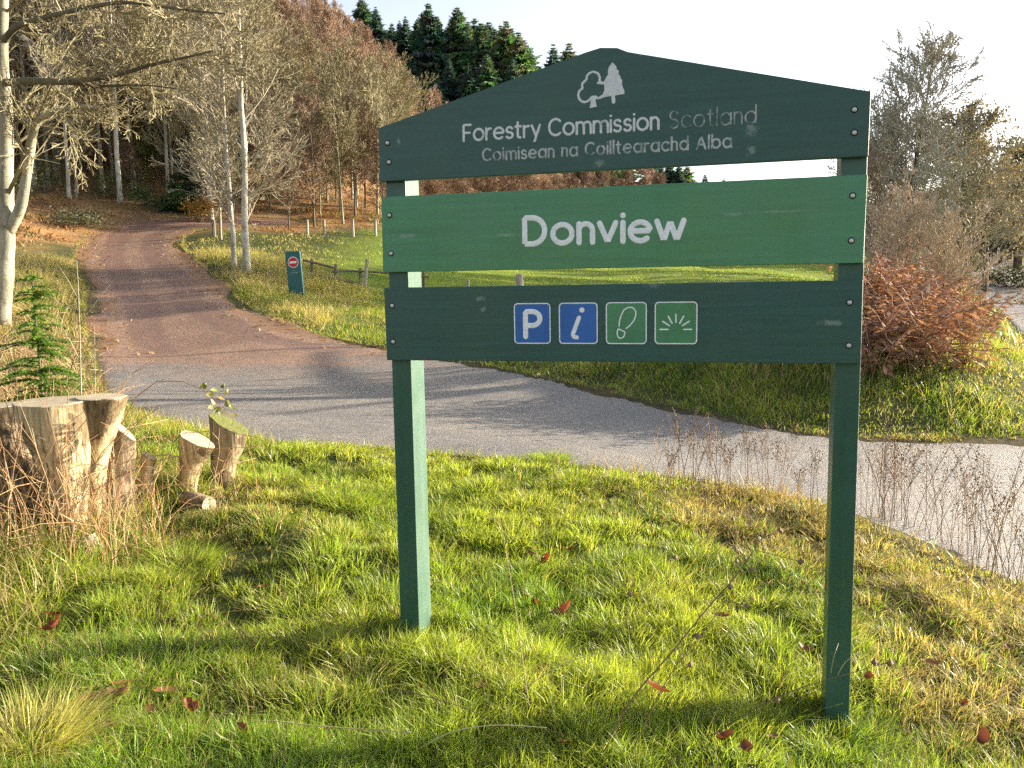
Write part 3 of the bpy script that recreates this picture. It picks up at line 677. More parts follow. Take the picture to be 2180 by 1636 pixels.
limb([loc(2, 690, 15.5), loc(8, 600, 15.5), loc(14, 500, 15.5), loc(10, 400, 15.5), loc(14, 250, 15.5), loc(2, 120, 15.4), loc(8, -60, 15.3), loc(20, -260, 15.3)], .175, .08, 12, PB, 2.6, .35)
limb([loc(14, 500, 15.5), loc(48, 440, 15.4), loc(66, 300, 15.3), loc(78, 255, 15.2), loc(120, 238, 15), loc(165, 225, 14.8), loc(240, 235, 14.5)], .105, .02, 7, PB, 1.4)
limb([loc(4, 178, 15.4), loc(60, 172, 15), loc(130, 176, 14.6), loc(200, 168, 14.2), loc(260, 158, 14), loc(330, 136, 13.7), loc(400, 122, 13.4), loc(455, 108, 13.2)], .07, .012, 13, PB, 1.7, m=1)
limb([loc(6, 90, 15.4), loc(30, 58, 15), loc(80, 42, 14.6), loc(150, 24, 14.2), loc(260, 2, 13.8), loc(380, 20, 13.4), loc(480, 30, 13)], .062, .012, 13, PB, 1.8, m=1)
limb([loc(12, 330, 15.5), loc(-60, 240, 15.6), loc(-160, 160, 15.8), loc(-260, 120, 16)], .09, .02, 8, PB, 2.2)
limb([loc(130, 176, 14.6), loc(220, 185, 14.3), loc(300, 180, 14.1), loc(385, 190, 13.9)], .03, .008, 7, PB, 1.1, m=1)
limb([loc(8, -60, 15.3), loc(90, -120, 15), loc(220, -160, 14.5), loc(420, -150, 14)], .07, .015, 12, PB, 2.0, m=1)
M_BOUGH = bark('backlit_bough', (.11, .10, .07), (.05, .045, .035), (.03, .03, .02), 3)  # boughs against the light: their shade is put into a darker bark colour
M_MOTTLE = bark('mottled_pale_bark', (.37, .345, .26), (.12, .11, .08), (.07, .065, .045), 5)
tk.build('trunk', [M_MOTTLE, M_BOUGH], bt, smooth=True); cb = MB(); W_.mesh(cb); cb.build('crown', M_TWIG, bt, color=True)

# ---- woodland on the slope: a few grown trees, copied
GR_W = 'bare trees on the wooded slope'
protos = []
for i, (H, r, cf, nl, ll, col, an, bk, dn) in enumerate([
    (12, .13, .28, 20, .26, OLIVE, (30, 60), M_ASH, 1.0), (14, .15, .35, 20, .24, TAN, (25, 55), M_BIRCH, 1.0), (10, .10, .22, 20, .30, OLIVE, (35, 70), M_ASH, 1.1),
    (13, .12, .3, 20, .24, GREY, (25, 50), M_BIRCH, 1.0), (8, .08, .12, 22, .34, BROWN, (35, 70), M_DARKBARK, 1.1), (11, .11, .15, 24, .27, REDB, (22, 48), M_BIRCH, 1.1)]):
    tr, cr, _ = make_tree(H, r, random.Random(40+i), col, crown_from=cf, limbs=int(nl*1.2), limb_len=ll*1.15, ang=an, dens=dn*1.12, rmin=.0135, lean=(rnd.uniform(-.04, .04), 0))
    t = tree_thing('bare_tree', tr, cr, bk, 'bare tree', group=GR_W); protos.append((t, H))
used_p = set()
def plant(k, x, y, s, label, group, name=None, rz=None):
    t, H = protos[k]
    if k in used_p: t = copy_tree(t)
    used_p.add(k); put(t, x, y, s, rnd.uniform(0, 6.28) if rz is None else rz)
    t['label'] = label; t['group'] = group; t['category'] = 'tree'
    if name: t.name = name
    return t
# trunks that can be told apart
for px, d, k, s, lab in [(258, 47, 1, 1.0, 'white birch trunk leaning a little left of the dark young spruce, in the wood'),
    (150, 46, 3, .9, 'straight pale trunk rising from the leaf litter above the left bend of the track'),
    (165, 47.5, 3, .75, 'thin pale stem just right of the straight pale trunk above the track bend'),
    (218, 49, 0, 1.05, 'dark trunk with pale right side between two groups of white stems in the wood'),
    (450, 46.5, 1, .95, 'tall white birch trunk leaning left, just behind the trackside birches'),
    (105, 48, 0, .9, 'grey trunk deep in the wood beside the leftmost pale stems'),
    (338, 56, 3, 1.0, 'pale stem in front of the grey house wall in the wood'),
    (72, 47, 1, .9, 'white birch stem second from the left among the pale stems of the wood'), (120, 51, 3, .9, 'slender pale stem behind the leftmost pale stems of the wood'), (190, 53, 1, .95, 'white stem between the straight pale trunk and the dark trunk, farther back'), (238, 52, 3, .85, 'pale stem close behind the dark trunk in the wood'), (285, 50, 1, .85, 'white birch just right of the leaning birch in the wood'), (310, 54, 3, .9, 'pale stem left of the grey house wall in the wood'), (365, 60, 1, .9, 'white stem right in front of the grey house'), (415, 52, 3, .9, 'pale stem right of the dark young spruce'),
    (470, 39, 2, .62, 'small bare tree right behind the white trackside birches')]:
    x, y, _ = at(px, d); plant(k, x, y, s, lab, GR_W, rz=rnd.uniform(0, 6.28))
def scatter(n, y0, y1, px0, px1, ks, s0, s1, label, group, mind=1.6, seed=0):
    rg = random.Random(seed); got = []; tries = 0
    while len(got) < n and tries < n*40:
        tries += 1; y = rg.uniform(y0, y1); px = rg.uniform(px0, px1); x = (px-1090)/FPX*y
        if woods_mask(np.array([x]), np.array([y]))[0] < .8 and y < 85: continue
        if road_d(np.array([x]), np.array([y]))[0] < 1.2: continue
        if any((x-a)**2+(y-b)**2 < mind**2 for a, b in got): continue
        got.append((x, y)); plant(rg.choice(ks), x, y, rg.uniform(s0, s1), label, group)
scatter(24, 46, 60, -100, 490, [0, 2, 3, 2], .5, .85, 'thin bare young tree in the thicket above the bend of the track', 'thin young trees above the bend of the track', 1.3, 8)
scatter(26, 46, 64, -120, 470, [0, 1, 2, 3], .8, 1.1, 'bare olive-twigged tree in the wood above the bend of the track', 'bare trees above the bend of the track', 2.2, 1)
scatter(34, 47, 60, -80, 520, [4], .28, .5, 'low brown thicket on the floor of the wood above the track', 'low thickets in the wood', 1.2, 6)
scatter(30, 60, 105, -100, 600, [0, 2, 3, 0], .9, 1.25, 'bare tree high on the wooded slope above the track', 'bare trees high on the wooded slope', 3, 2)
scatter(22, 43, 58, 480, 850, [4, 4, 2], .5, .85, 'brown bushy bare tree low on the slope between birches and sign', 'bushy bare trees between birches and sign', 1.6, 3)
scatter(18, 54, 84, 520, 880, [5, 4, 2, 5], .75, 1.05, 'bare brown tree on the middle of the slope left of the sign', 'bare trees on the middle slope', 2.5, 4)
REDL, REDG = 'red-brown birch in the dense stand below the dark spruces', 'red-brown birches below the spruces'
def red_stand():
    rg = random.Random(9); got = []
    while len(got) < 70:
        y = rg.uniform(82, 148); px = rg.uniform(560, 960); x = (px-1090)/FPX*y
        top = np.interp(px, [540, 700, 800, 900, 960], [-60, -10, 60, 150, 235])      # the stand thins to a sloping edge
        u, v = proj((x, y, h1(x, y)+8.5))
        if v < top+10 or any((x-a)**2+(y-b)**2 < 3.2**2 for a, b in got): 
            got_try = None; 
            if rg.random() < .002: break
            continue
        got.append((x, y)); plant(5, x, y, rg.uniform(.7, 1.0), REDL, REDG, name='birch_tree')
red_stand()

for k_, (px_a, px_b, n_) in enumerate(((880, 1420, 72),)):
    rg = random.Random(55)
    for i in range(n_):
        px = px_a+(px_b-px_a)*(i+rg.random())/n_; x, y, z = gp(px, rg.uniform(405, 470)); top = rg.uniform(335, 385); H_ = atz(px, top, y)[2]-z
        plant(rg.choice([5, 4, 4]), x, y, min(max(H_/10, .25), .95), 'brown bare tree on the hillside seen through the gap under the top board', 'brown trees seen through the gap under the top board')
# two big bare trees across the road, whose shadows fall over the asphalt
for (x, y, s_, lab) in ((32, 40, 1.5, 'tall twiggy tree across the road, nearer of two far beyond the right edge'), (35, 45, 1.6, 'tall twiggy tree across the road, farther of two far beyond the right edge')):
    plant(2, x, y, s_, lab, 'bare trees across the road')
def gaunt_tree(x, y, H, r, limbs, label, seed):
    t = empty('bare_tree', (x, y, h1(x, y))); tk_ = MB(); W2 = Wood(random.Random(seed), TAN); rg = random.Random(seed); px_, py_ = -SD.y, SD.x; ln = math.hypot(px_, py_); px_, py_ = px_/ln, py_/ln     # across the light
    tk_.tube([(0, 0, -.4), (.05, .1, H*.3), (-.1, 0, H*.6), (0, .1, H)], [r*1.2, r, r*.75, r*.3], 9, wob=.06)
    PP = {'levels': 3, 'rmin': .012, 0: dict(seg=4, wig=.12, up=.1, kids=1, ang=(25, 60), ratio=.6, **{'from': .3}), 1: dict(seg=3, wig=.14, up=.05, kids=3, ang=(25, 50), ratio=.6, **{'from': .2}), 2: dict(seg=2, wig=.15, up=0, kids=0, ang=(20, 45), ratio=.5, **{'from': .2})}
    for (hz_, l_, rise, rr) in limbs:
        q = np.array([(0, 0, hz_), (px_*l_*.35, py_*l_*.35, hz_+rise*.5), (px_*l_*.7, py_*l_*.7, hz_+rise*.8), (px_*l_, py_*l_, hz_+rise)]); tk_.tube(q, np.linspace(rr, rr*.3, 4), 7)
        for k in range(3 if rr < .08 else 0): W2.grow(tuple(q[1+k]), side_dir(vnorm(tuple(q[3]-q[1])), .8, rg), abs(l_)*.35*rg.uniform(.6, 1.2), .02, 0, PP)
    tk_.build('trunk', M_ASH, t, smooth=True); c_ = MB(); W2.mesh(c_); c_.build('crown', M_TWIG, t, color=True); return tag(t, label, 'tree', 'bare trees across the road')
gaunt_tree(18.95, 20.3, 11, .24, [(6.0, 5.6, .3, .15), (5.6, -1.8, 1.0, .10), (5.2, 2.4, .3, .10), (6.6, -2.2, .8, .06), (8, 2.5, 1.5, .06), (9, -1.5, 1.2, .05)], 'gaunt bare tree with one long side limb across the road beyond the right edge', 301)
gaunt_tree(22.6, 28.2, 10, .13, [(5.8, 2.0, 1.0, .05), (6.5, -1.6, .9, .05), (7.4, 1.4, .8, .04)], 'thinner gaunt bare tree across the road behind the one with the long limb', 302)

# ---- conifers on the ridge
def conifer(H, rad, rg, whorls=34, col=(.035, .075, .035), sp=9, thin=1.0):
    tr = MB(); tr.tube([(0, 0, -.6), (0, 0, H*.5), (0, 0, H)], [H*.013+.05, H*.008+.02, .01], 7)
    V = []; T = []; C = []
    for wv in range(whorls):
        t = .04+.95*(wv+rg.random()*.6)/whorls; z = H*t; L = rad*(1-t)**.95*rg.uniform(.6, 1.25)+.03*rad
        nb = rg.randrange(5, 8); a0 = rg.uniform(0, 6.28)
        for k in range(nb):
            a = a0+6.283*k/nb+rg.gauss(0, .2); ll = L*rg.uniform(.7, 1.15); dz = rg.uniform(-.35, .05)*(1 if t < .75 else -.6)
            dx, dy = math.cos(a), math.sin(a); cc = [v*rg.uniform(.6, 1.5) for v in col]
            for q in range(sp):
                f = (q+.6)/sp; bx, by, bz = dx*ll*f, dy*ll*f, z+dz*ll*f*f+rg.gauss(0, .05)
                for sd in (-1, 1):
                    an = a+sd*rg.uniform(.4, 1.1); sl = ll*(.42*(1-f)+.14)*rg.uniform(.7, 1.3); wd = sl*.26*thin
                    ex, ey = math.cos(an), math.sin(an); i = len(V); tz = bz-sl*rg.uniform(.05, .5)
                    V += [(bx-ey*wd*.5, by+ex*wd*.5, bz), (bx+ey*wd*.5, by-ex*wd*.5, bz-.02), (bx+ex*sl, by+ey*sl, tz), (bx+ex*sl*.6, by+ey*sl*.6, tz-.25*sl)]
                    T += [(i, i+1, i+2), (i, i+3, i+2)]; C += [cc]*4
    cr = MB(); cr.add(V, T=T, col=np.array(C)); return tr, cr
con_p = []
for i in range(4):
    H = 20; tr, cr = conifer(H, [7.6, 8.8, 6.8, 8.4][i], random.Random(70+i), 48, [(.062, .115, .088), (.085, .14, .078), (.058, .108, .09), (.125, .165, .075)][i], sp=14, thin=.85)
    con_p.append(tree_thing('spruce_tree', tr, cr, M_DARKBARK, 'spruce', group='dark spruces on the ridge', mc=M_NEEDLE))
used_c = set()
def spruce(k, px, d, top, label, group='dark spruces on the ridge', smin=.3, x=None):
    o = con_p[k]
    if k in used_c: o = copy_tree(o)
    used_c.add(k); X, Y, Z = at(px, d); ztop = atz(px, top, d)[2]; s = max((ztop-Z)/20, smin)
    o.location = (X, Y, Z-.2); o.scale = (s*(1.0+.25*rnd.random()),)*2+(s,); o.rotation_euler = (0, 0, rnd.uniform(0, 6.28)); o['label'] = label; o['group'] = group
for i, (px, d, top) in enumerate([(735, 150, 20), (775, 158, -8), (805, 150, 10), (838, 160, 45), (868, 154, 30), (895, 158, 35), (918, 150, 0), (948, 160, 75), (978, 152, 8), (1002, 158, 40), (1030, 150, 42), (1058, 160, 55), (1082, 154, 38), (1108, 150, 62), (880, 145, 110), (960, 142, 120), (1040, 142, 110), (1095, 144, 120), (1000, 140, 130), (925, 138, 150), (1120, 152, 105), (760, 152, 40), (790, 162, 30), (825, 148, 70), (855, 162, 40), (905, 164, 20), (935, 164, 30), (965, 164, 35), (990, 163, 30), (1015, 164, 32), (1045, 164, 40), (1070, 163, 48), (1095, 163, 60), (1125, 160, 90)]):
    lab = {4: 'spruce filling the dip between the taller dark spruces on the ridge', 6: 'tallest dark spruce on the ridge, its tip reaching the top of the photo', 8: 'tall narrow spruce next right of the tallest one on the ridge', 13: 'spruce at the right end of the ridge clump, beside the bright sky'}.get(i, 'dark green spruce in the clump on the ridge behind the sign')
    spruce(([0, 1, 2, 0, 2, 1, 0, 2, 1, 3, 1, 0, 3, 3, 0, 2, 1, 0, 2, 0, 2]+[0, 2, 1, 2, 0, 1, 2, 3, 0, 1, 3, 2, 1])[i], px, d, top, lab)
spruce(2, 1180, 165, 88, 'left one of two small spruces peeping above the sign'); spruce(3, 1214, 168, 85, 'right yellower one of two small spruces peeping above the sign'); spruce(0, 1243, 172, 108, 'spruce tip just left of the sign peak')
for px, d, top in [(1385, 170, 322), (1405, 172, 335), (1425, 174, 330), (1445, 172, 338), (1462, 176, 345), (1500, 215, 366), (1540, 225, 375)]:
    spruce(rnd.randrange(4), px, d, top, 'far spruce seen through the gap below the top board', 'far spruces in the gap below the top board', .15)

# ------------------------------------------------------------------ grass
GREEN = np.array((.165, .285, .032)); YGREEN = np.array((.36, .42, .06)); DEEP = np.array((.04, .105, .02)); STRAW = np.array((.52, .42, .20)); DULL = np.array((.33, .28, .11)); RUST = np.array((.26, .13, .055))
def blade_mesh(mb, B, yaw, h, wd, lean, col, bend=.5, segs=2):
    """B: roots (n,3); each blade leans along yaw by lean*h"""
    n = len(B); dx, dy = np.cos(yaw), np.sin(yaw); tw = RNG.uniform(-1.2, 1.2, n)+yaw+np.pi/2; sx, sy = np.cos(tw), np.sin(tw)
    rows = []; 
    for i in range(segs+1):
        t = i/segs; off = lean*h*(t**(1+bend)); zz = h*t*(1-.28*np.minimum(lean, 1.6)*t)
        c = B+np.stack([dx*off, dy*off, zz], 1)
        if i < segs:
            ww = wd*.5*(1-.45*t); s_ = np.stack([sx*ww, sy*ww, 0*ww], 1); rows += [c-s_, c+s_]
        else: rows.append(c)
    V = np.stack(rows, 1); k = 2*segs+1; b = np.arange(n)[:, None]*k
    Q = np.concatenate([b+np.array([[2*i, 2*i+1, 2*i+3, 2*i+2]]) for i in range(segs-1)]) if segs > 1 else np.zeros((0, 4), int)
    T = b+np.array([[2*segs-2, 2*segs-1, 2*segs]])
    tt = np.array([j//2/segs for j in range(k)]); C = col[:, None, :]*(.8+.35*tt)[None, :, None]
    mb.add(V.reshape(-1, 3), Q, T, col=np.clip(C, 0, 1).reshape(-1, 3))
def lerp(a, b, t): return a+(b-a)*np.asarray(t)[:, None]
def turf_colour(x, y, n):
    r = RNG.random(n); c = lerp(GREEN, YGREEN, np.clip(.5+.5*vnoise(x*1.2, y*1.2, 60)+.5*(r-.5), 0, 1))
    c = lerp(c, DEEP, np.clip(vnoise(x*1.9, y*1.9, 61)*1.2-.25, 0, .85)*RNG.random(n)**.5)
    return c
def dry_amount(x, y):
    """how much dead grass: along the road edge at the right, round the stumps, in a few tussocks"""
    d = .07+.16*np.clip(vnoise(x*.9+7, y*.9, 62), 0, 1)
    d = d+.75*sstep(1.25, 2.3, x+.10*(y-3)+.35*vnoise(x*1.5, y*1.5, 63))*sstep(2.2, 3.4, y)
    d = d+.65*np.exp(-(((x+2.3)/1.1)**2+((y-5.2)/1.0)**2))
    d = d+.5*np.exp(-(((x-1.4)/1.0)**2+((y-6.2)/.7)**2))
    return np.clip(d, 0, .95)
def foreground_grass():
    mb = MB()
    # tufts
    n = 8200; ty = 1.25+8.2*RNG.random(n*2)**1.35; tx = RNG.uniform(-1, 1, n*2)*(.66*ty+1.2); ty, tx = ty[:n*2], tx[:n*2]
    dens = sstep(-.75, .35, vnoise(tx*1.4, ty*1.4, 64)); ok = (RNG.random(len(tx)) < .34+.66*dens); tx, ty = tx[ok], ty[ok]
    rd = road_d(tx, ty); ok = rd > .03; tx, ty, rd = tx[ok], ty[ok], rd[ok]; n = len(tx)
    big = RNG.random(n)**3; per = (34+90*big).astype(int); tot = per.sum(); ti = np.repeat(np.arange(n), per)
    R_ = (.045+.11*big)[ti]*np.sqrt(RNG.random(tot)); A = RNG.uniform(0, 2*np.pi, tot)
    x = tx[ti]+R_*np.cos(A); y = ty[ti]+R_*np.sin(A); rd2 = rd[ti]
    hgt = (.035+.085*big*RNG.uniform(.6, 1.1, n)+.03*RNG.random(n))[ti]*RNG.uniform(.6, 1.25, tot)*np.clip(.45+rd2*1.2, .45, 1)
    lean = np.clip(.25+R_/.09*.45+RNG.normal(0, .25, tot), .05, 1.6); yaw = A+RNG.normal(0, .7, tot)
    dry = dry_amount(x, y); tcol = (turf_colour(tx, ty, n)*RNG.uniform(.6, 1.3, (n, 1)))[ti]*RNG.uniform(.75, 1.25, (tot, 1))
    isd = RNG.random(tot) < dry*(.55+.9*RNG.random(n)[ti]); dc = lerp(np.tile(STRAW, (tot, 1)), DULL, RNG.random(tot)); tcol = np.where(isd[:, None], dc, tcol)
    lean = np.where(isd, lean*1.5, lean); z = height(x, y)-.012
    wd = RNG.uniform(.0035, .0075, tot)*np.clip(y/4, .75, 1.8)
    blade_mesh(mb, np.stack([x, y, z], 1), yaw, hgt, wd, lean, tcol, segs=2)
    # rank dead growth along the road edge at the right and round the stumps
    n = 30000; y = RNG.uniform(3.2, 8.2, n); x = RNG.uniform(-.5, 4, n); rd = road_d(x, y); pk = np.clip((.75-rd)/.7, 0, 1)*sstep(.3, 1.9, x)*sstep(-.5, .4, vnoise(x*2, y*2, 65)); ok = (rd > .02) & (RNG.random(n) < pk); x, y = x[ok], y[ok]; n = len(x)
    c = lerp(lerp(np.tile(STRAW, (n, 1)), RUST, RNG.random(n)*.8), DULL, RNG.random(n)*.7)*RNG.uniform(.6, 1.15, (n, 1))
    blade_mesh(mb, np.stack([x, y, height(x, y)-.012], 1), RNG.uniform(0, 6.28, n), RNG.uniform(.06, .26, n), RNG.uniform(.004, .008, n), RNG.uniform(.2, 1.5, n), c, segs=3)
    # short carpet between them
    n = 110000; y = 1.2+7.4*RNG.random(n)**1.3; x = RNG.uniform(-1, 1, n)*(.66*y+1.2); rd = road_d(x, y); ok = rd > .0+.12*RNG.random(n); x, y = x[ok], y[ok]; n = len(x)
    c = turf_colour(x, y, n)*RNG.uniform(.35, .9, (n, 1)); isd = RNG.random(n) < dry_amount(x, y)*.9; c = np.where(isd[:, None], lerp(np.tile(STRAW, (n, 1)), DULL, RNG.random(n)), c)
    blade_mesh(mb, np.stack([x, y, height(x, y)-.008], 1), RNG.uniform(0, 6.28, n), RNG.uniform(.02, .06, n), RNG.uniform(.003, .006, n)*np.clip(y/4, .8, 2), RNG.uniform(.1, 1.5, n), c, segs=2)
    return mb
tag(foreground_grass().build('verge_grass', M_GRASS, color=True), 'tufty sunlit green grass of the verge under the sign', 'grass', kind='stuff')

def tussock(mb, x0, y0, rad, n, h, cols, lean=(.4, 1.7), wd=(.003, .006), z=None):
    A = RNG.uniform(0, 2*np.pi, n); r = rad*np.sqrt(RNG.random(n))*.5; x = x0+r*np.cos(A); y = y0+r*np.sin(A)
    c = lerp(np.tile(cols[0], (n, 1)), cols[1], RNG.random(n))*RNG.uniform(.75, 1.2, (n, 1))
    blade_mesh(mb, np.stack([x, y, height(x, y)-.02], 1), A+RNG.normal(0, .5, n), h*RNG.uniform(.5, 1.2, n), RNG.uniform(*wd, n), RNG.uniform(*lean, n), c, bend=.7, segs=3)
for px, py, rad, n, h, cols, lab in [(55, 1600, .30, 1100, .20, (STRAW, YGREEN), 'straw-coloured drooping grass tussock at the lower left corner'), (765, 1470, .22, 500, .14, (STRAW, YGREEN), 'straw and green grass tussock left of the left sign post foot'),
     (395, 1215, .32, 800, .15, (GREEN, YGREEN), 'bright green bushy grass tussock in front of the stumps'), (740, 1070, .36, 800, .15, (GREEN, YGREEN), 'bright green grass tussock by the road left of the sign'),
     (1330, 1215, .34, 1400, .13, (GREEN, YGREEN), 'rounded green grass tussock midway between the sign posts'), (1170, 985, .30, 900, .15, (GREEN, YGREEN), 'green grass tussock at the road edge between the posts'), (1770, 1600, .30, 900, .11, (DEEP, GREEN), 'dark green grass tussock at the right post foot'), (905, 1400, .25, 600, .10, (GREEN, YGREEN), 'green grass tussock at the left sign post foot')]:
    m = MB(); X, Y, Z = gp(px, py); tussock(m, X, Y, rad, n, h, cols); tag(m.build('grass_tussock', M_GRASS, color=True), lab, 'grass tussock')

def far_grass():
    mb = MB()
    def patch(n, x0, x1, y0, y1, h, wd, dryf, keep):
        x = RNG.uniform(x0, x1, n); y = RNG.uniform(y0, y1, n); rd = road_d(x, y); ok = (rd > .05+.2*RNG.random(n)) & keep(x, y, rd); x, y, rd = x[ok], y[ok], rd[ok]; k = len(x)
        cl = sstep(-.6, .5, vnoise(x*1.1, y*1.1, 66)); c = turf_colour(x, y, k)*RNG.uniform(.7, 1.2, (k, 1))
        isd = RNG.random(k) < dryf(x, y); c = np.where(isd[:, None], lerp(np.tile(STRAW, (k, 1)), DULL, RNG.random(k)), c)
        hh = h*RNG.uniform(.5, 1.2, k)*(.5+.8*cl)*np.where(isd, 1.25, 1)*np.clip(.5+rd, .5, 1)
        blade_mesh(mb, np.stack([x, y, height(x, y)-.02], 1), RNG.uniform(0, 6.28, k), hh, wd*RNG.uniform(.6, 1.3, k), RNG.uniform(.2, 1.3, k), c, segs=2)
    tr = lambda x, y, r: np.ones(len(x), bool)
    patch(110000, .5, 12, 9, 18, .15, .011, lambda x, y: .08+.28*sstep(5, 9, x)+.2*vnoise(x*.6, y*.6, 70), lambda x, y, r: (r < 6) & (x < .75*y))
    patch(80000, -8, 2, 14, 30, .13, .014, lambda x, y: .15+.55*sstep(24, 28, y)*sstep(-3, -7, x)+.3*np.clip(vnoise(x*.5, y*.5, 71), 0, 1), lambda x, y, r: (x > -9.5) & (r < 9))
    patch(50000, -16, -4.5, 8, 34, .30, .016, lambda x, y: .75+.2*vnoise(x*.5, y*.5, 72), lambda x, y, r: (r < 4.5))
    patch(30000, -6, -2.2, 3, 9, .20, .007, lambda x, y: .45+.2*vnoise(x*.9, y*.9, 73), tr)
    patch(110000, -14, 36, 24, 78, .10, .035, lambda x, y: .02+.10*np.clip(vnoise(x*.25, y*.25, 74), 0, 1)+.6*sstep(-6, -8.5, x+.12*(y-30)), lambda x, y, r: (woods_mask(x, y) < .3))
    patch(30000, 8, 40, 16, 60, .4, .03, lambda x, y: .55+0*x, lambda x, y, r: (r < 5))
    return mb
_fg = far_grass()
def rims():
    # longer tufts hanging over the edges of both roads
    for poly, n in ((TRACK, 26000), (MAIN[:9], 9000)):
        P_ = poly if poly is not TRACK else np.r_[TRACK, TRACK[:1]]; seg = np.hypot(*np.diff(P_, axis=0).T); w_ = seg/np.maximum(np.hypot(P_[:-1, 0], P_[:-1, 1]), 3)**.8; i = RNG.choice(len(seg), n, p=w_/w_.sum()); t = RNG.random(n)[:, None]
        q = P_[i]*(1-t)+P_[i+1]*t+RNG.normal(0, .09, (n, 2)); x, y = q.T; rd = road_d(x, y); cl = vnoise(x*2.2, y*2.2, 90); ok = (rd > -.02) & (cl+RNG.random(n) > .25); x, y = x[ok], y[ok]; k = len(x)
        c = turf_colour(x, y, k)*RNG.uniform(.7, 1.1, (k, 1)); isd = RNG.random(k) < .35+.4*(x > 1.3)*(y < 8)+.3*(x < -5); c = np.where(isd[:, None], lerp(np.tile(STRAW, (k, 1)), DULL, RNG.random(k)), c)
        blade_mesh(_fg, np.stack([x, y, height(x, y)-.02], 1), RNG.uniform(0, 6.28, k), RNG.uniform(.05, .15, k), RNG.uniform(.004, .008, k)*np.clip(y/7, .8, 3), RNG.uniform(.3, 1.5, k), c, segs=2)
rims()
tag(_fg.build('field_grass', M_GRASS, color=True), 'rough grass of the field and banks beyond the track', 'grass', kind='stuff')
def wood_litter():
    mb = MB(); n = 75000; y = RNG.uniform(17, 75, n); x = RNG.uniform(-34, 2, n); rd = road_d(x, y); ok = ((woods_mask(x, y) > .5) & (rd > .1)) | ((rd < .5) & (rd > -1.3) & (RNG.random(n) < np.exp(-np.abs(rd)*1.6)*.8)); x, y = x[ok], y[ok]; n = len(x)
    c = lerp(np.tile((.31, .19, .085), (n, 1)), np.array((.23, .18, .09)), np.clip(RNG.random(n)+.4*vnoise(x*.3, y*.3, 80), 0, 1))*RNG.uniform(.6, 1.3, (n, 1))
    c = np.where((vnoise(x*.4, y*.4, 81)+.3*RNG.normal(0, 1, n) > .55)[:, None], lerp(np.tile(DEEP, (n, 1)), DULL, RNG.random(n)), c)
    big = sstep(0, .6, vnoise(x*.5, y*.5, 82))
    rd = road_d(x, y); big = np.where(rd < .5, -.2, big)
    blade_mesh(mb, np.stack([x, y, height(x, y)-.02+np.where(rd < 0, .05, 0)], 1), RNG.uniform(0, 6.28, n), RNG.uniform(.06, .35, n)*(.5+1.1*big), RNG.uniform(.04, .09, n), RNG.uniform(.3, 1.6, n), c, segs=2); return mb
tag(wood_litter().build('leaf_litter', M_LEAF, color=True), 'brown dead leaves and undergrowth covering the floor of the wood', 'leaf litter', kind='stuff')

# ------------------------------------------------------------------ trees and scrub on the right
def tree_at(px, d, top, label, group=None, col=OLIVE, bk=M_DARKBARK, r=.16, seed=0, name='bare_tree', leaf=None, **k):
    x, y, z = at(px, d); H = atz(px, top, d)[2]-z
    tr, cr, W_ = make_tree(H, r, random.Random(seed), col, **k)
    if leaf:      # ivy or lingering leaves: small leaves round the twig ends
        cols, per, size, spread = leaf; rg = np.random.default_rng(seed); tips = np.array(W_.tips); tips = tips[rg.random(len(tips)) < .5]
        P_ = np.repeat(tips, per, axis=0)+rg.normal(0, spread, (len(tips)*per, 3)); n = len(P_); c = np.array(cols[0])+(np.array(cols[1])-np.array(cols[0]))*rg.random((n, 1)); c = c*rg.uniform(.6, 1.3, (n, 1))
        u = rg.normal(0, 1, (n, 3)); u /= np.linalg.norm(u, axis=1)[:, None]; v = np.cross(u, rg.normal(0, 1, (n, 3))); v /= np.linalg.norm(v, axis=1)[:, None]
        s_ = size*rg.uniform(.5, 1.2, (n, 1)); V = np.stack([P_-u*s_, P_+v*s_*.5, P_+u*s_, P_-v*s_*.5], 1)
        cr.add(V.reshape(-1, 3), np.arange(n*4).reshape(-1, 4), m=1, col=np.repeat(c, 4, axis=0))
    t = empty(name, (x, y, z-.05)); tr.build('trunk', bk, t, smooth=True); cr.build('crown', [M_TWIG, M_LEAF], t, color=True)
    return tag(t, label, 'tree' if 'tree' in name else 'bush', group)
IVY = ((.15, .18, .10), (.27, .27, .16)); OAKL = ((.15, .155, .11), (.25, .235, .165))
tree_at(1905, 40, 135, 'tall bare tree against the bright sky just right of the sign', seed=101, r=.2, crown_from=.15, limbs=28, limb_len=.42, ang=(28, 60), up=.12, dens=1.25, rmin=.014, col=(.40, .37, .31), stems=2, leaf=(IVY, 1, .05, .08))
tree_at(2040, 47, 255, 'broad dense tree with olive crown right of the tall bare tree', seed=102, r=.26, crown_from=.2, limbs=26, limb_len=.42, ang=(35, 75), up=.1, dens=1.1, rmin=.016, col=(.38, .35, .28), leaf=(OAKL, 6, .10, .22))
tree_at(2095, 56, 315, 'rounded twiggy tree behind the broad olive tree at the bend of the road', seed=103, r=.2, crown_from=.2, limbs=22, limb_len=.42, ang=(35, 75), dens=1.1, rmin=.018, col=(.38, .35, .29), leaf=(OAKL, 5, .11, .22))
tree_at(1860, 34, 330, 'leafless dark tree partly hidden behind the right end of the sign', seed=104, r=.14, crown_from=.12, limbs=22, limb_len=.36, ang=(30, 60), dens=1.1, rmin=.014, col=(.26, .21, .16))
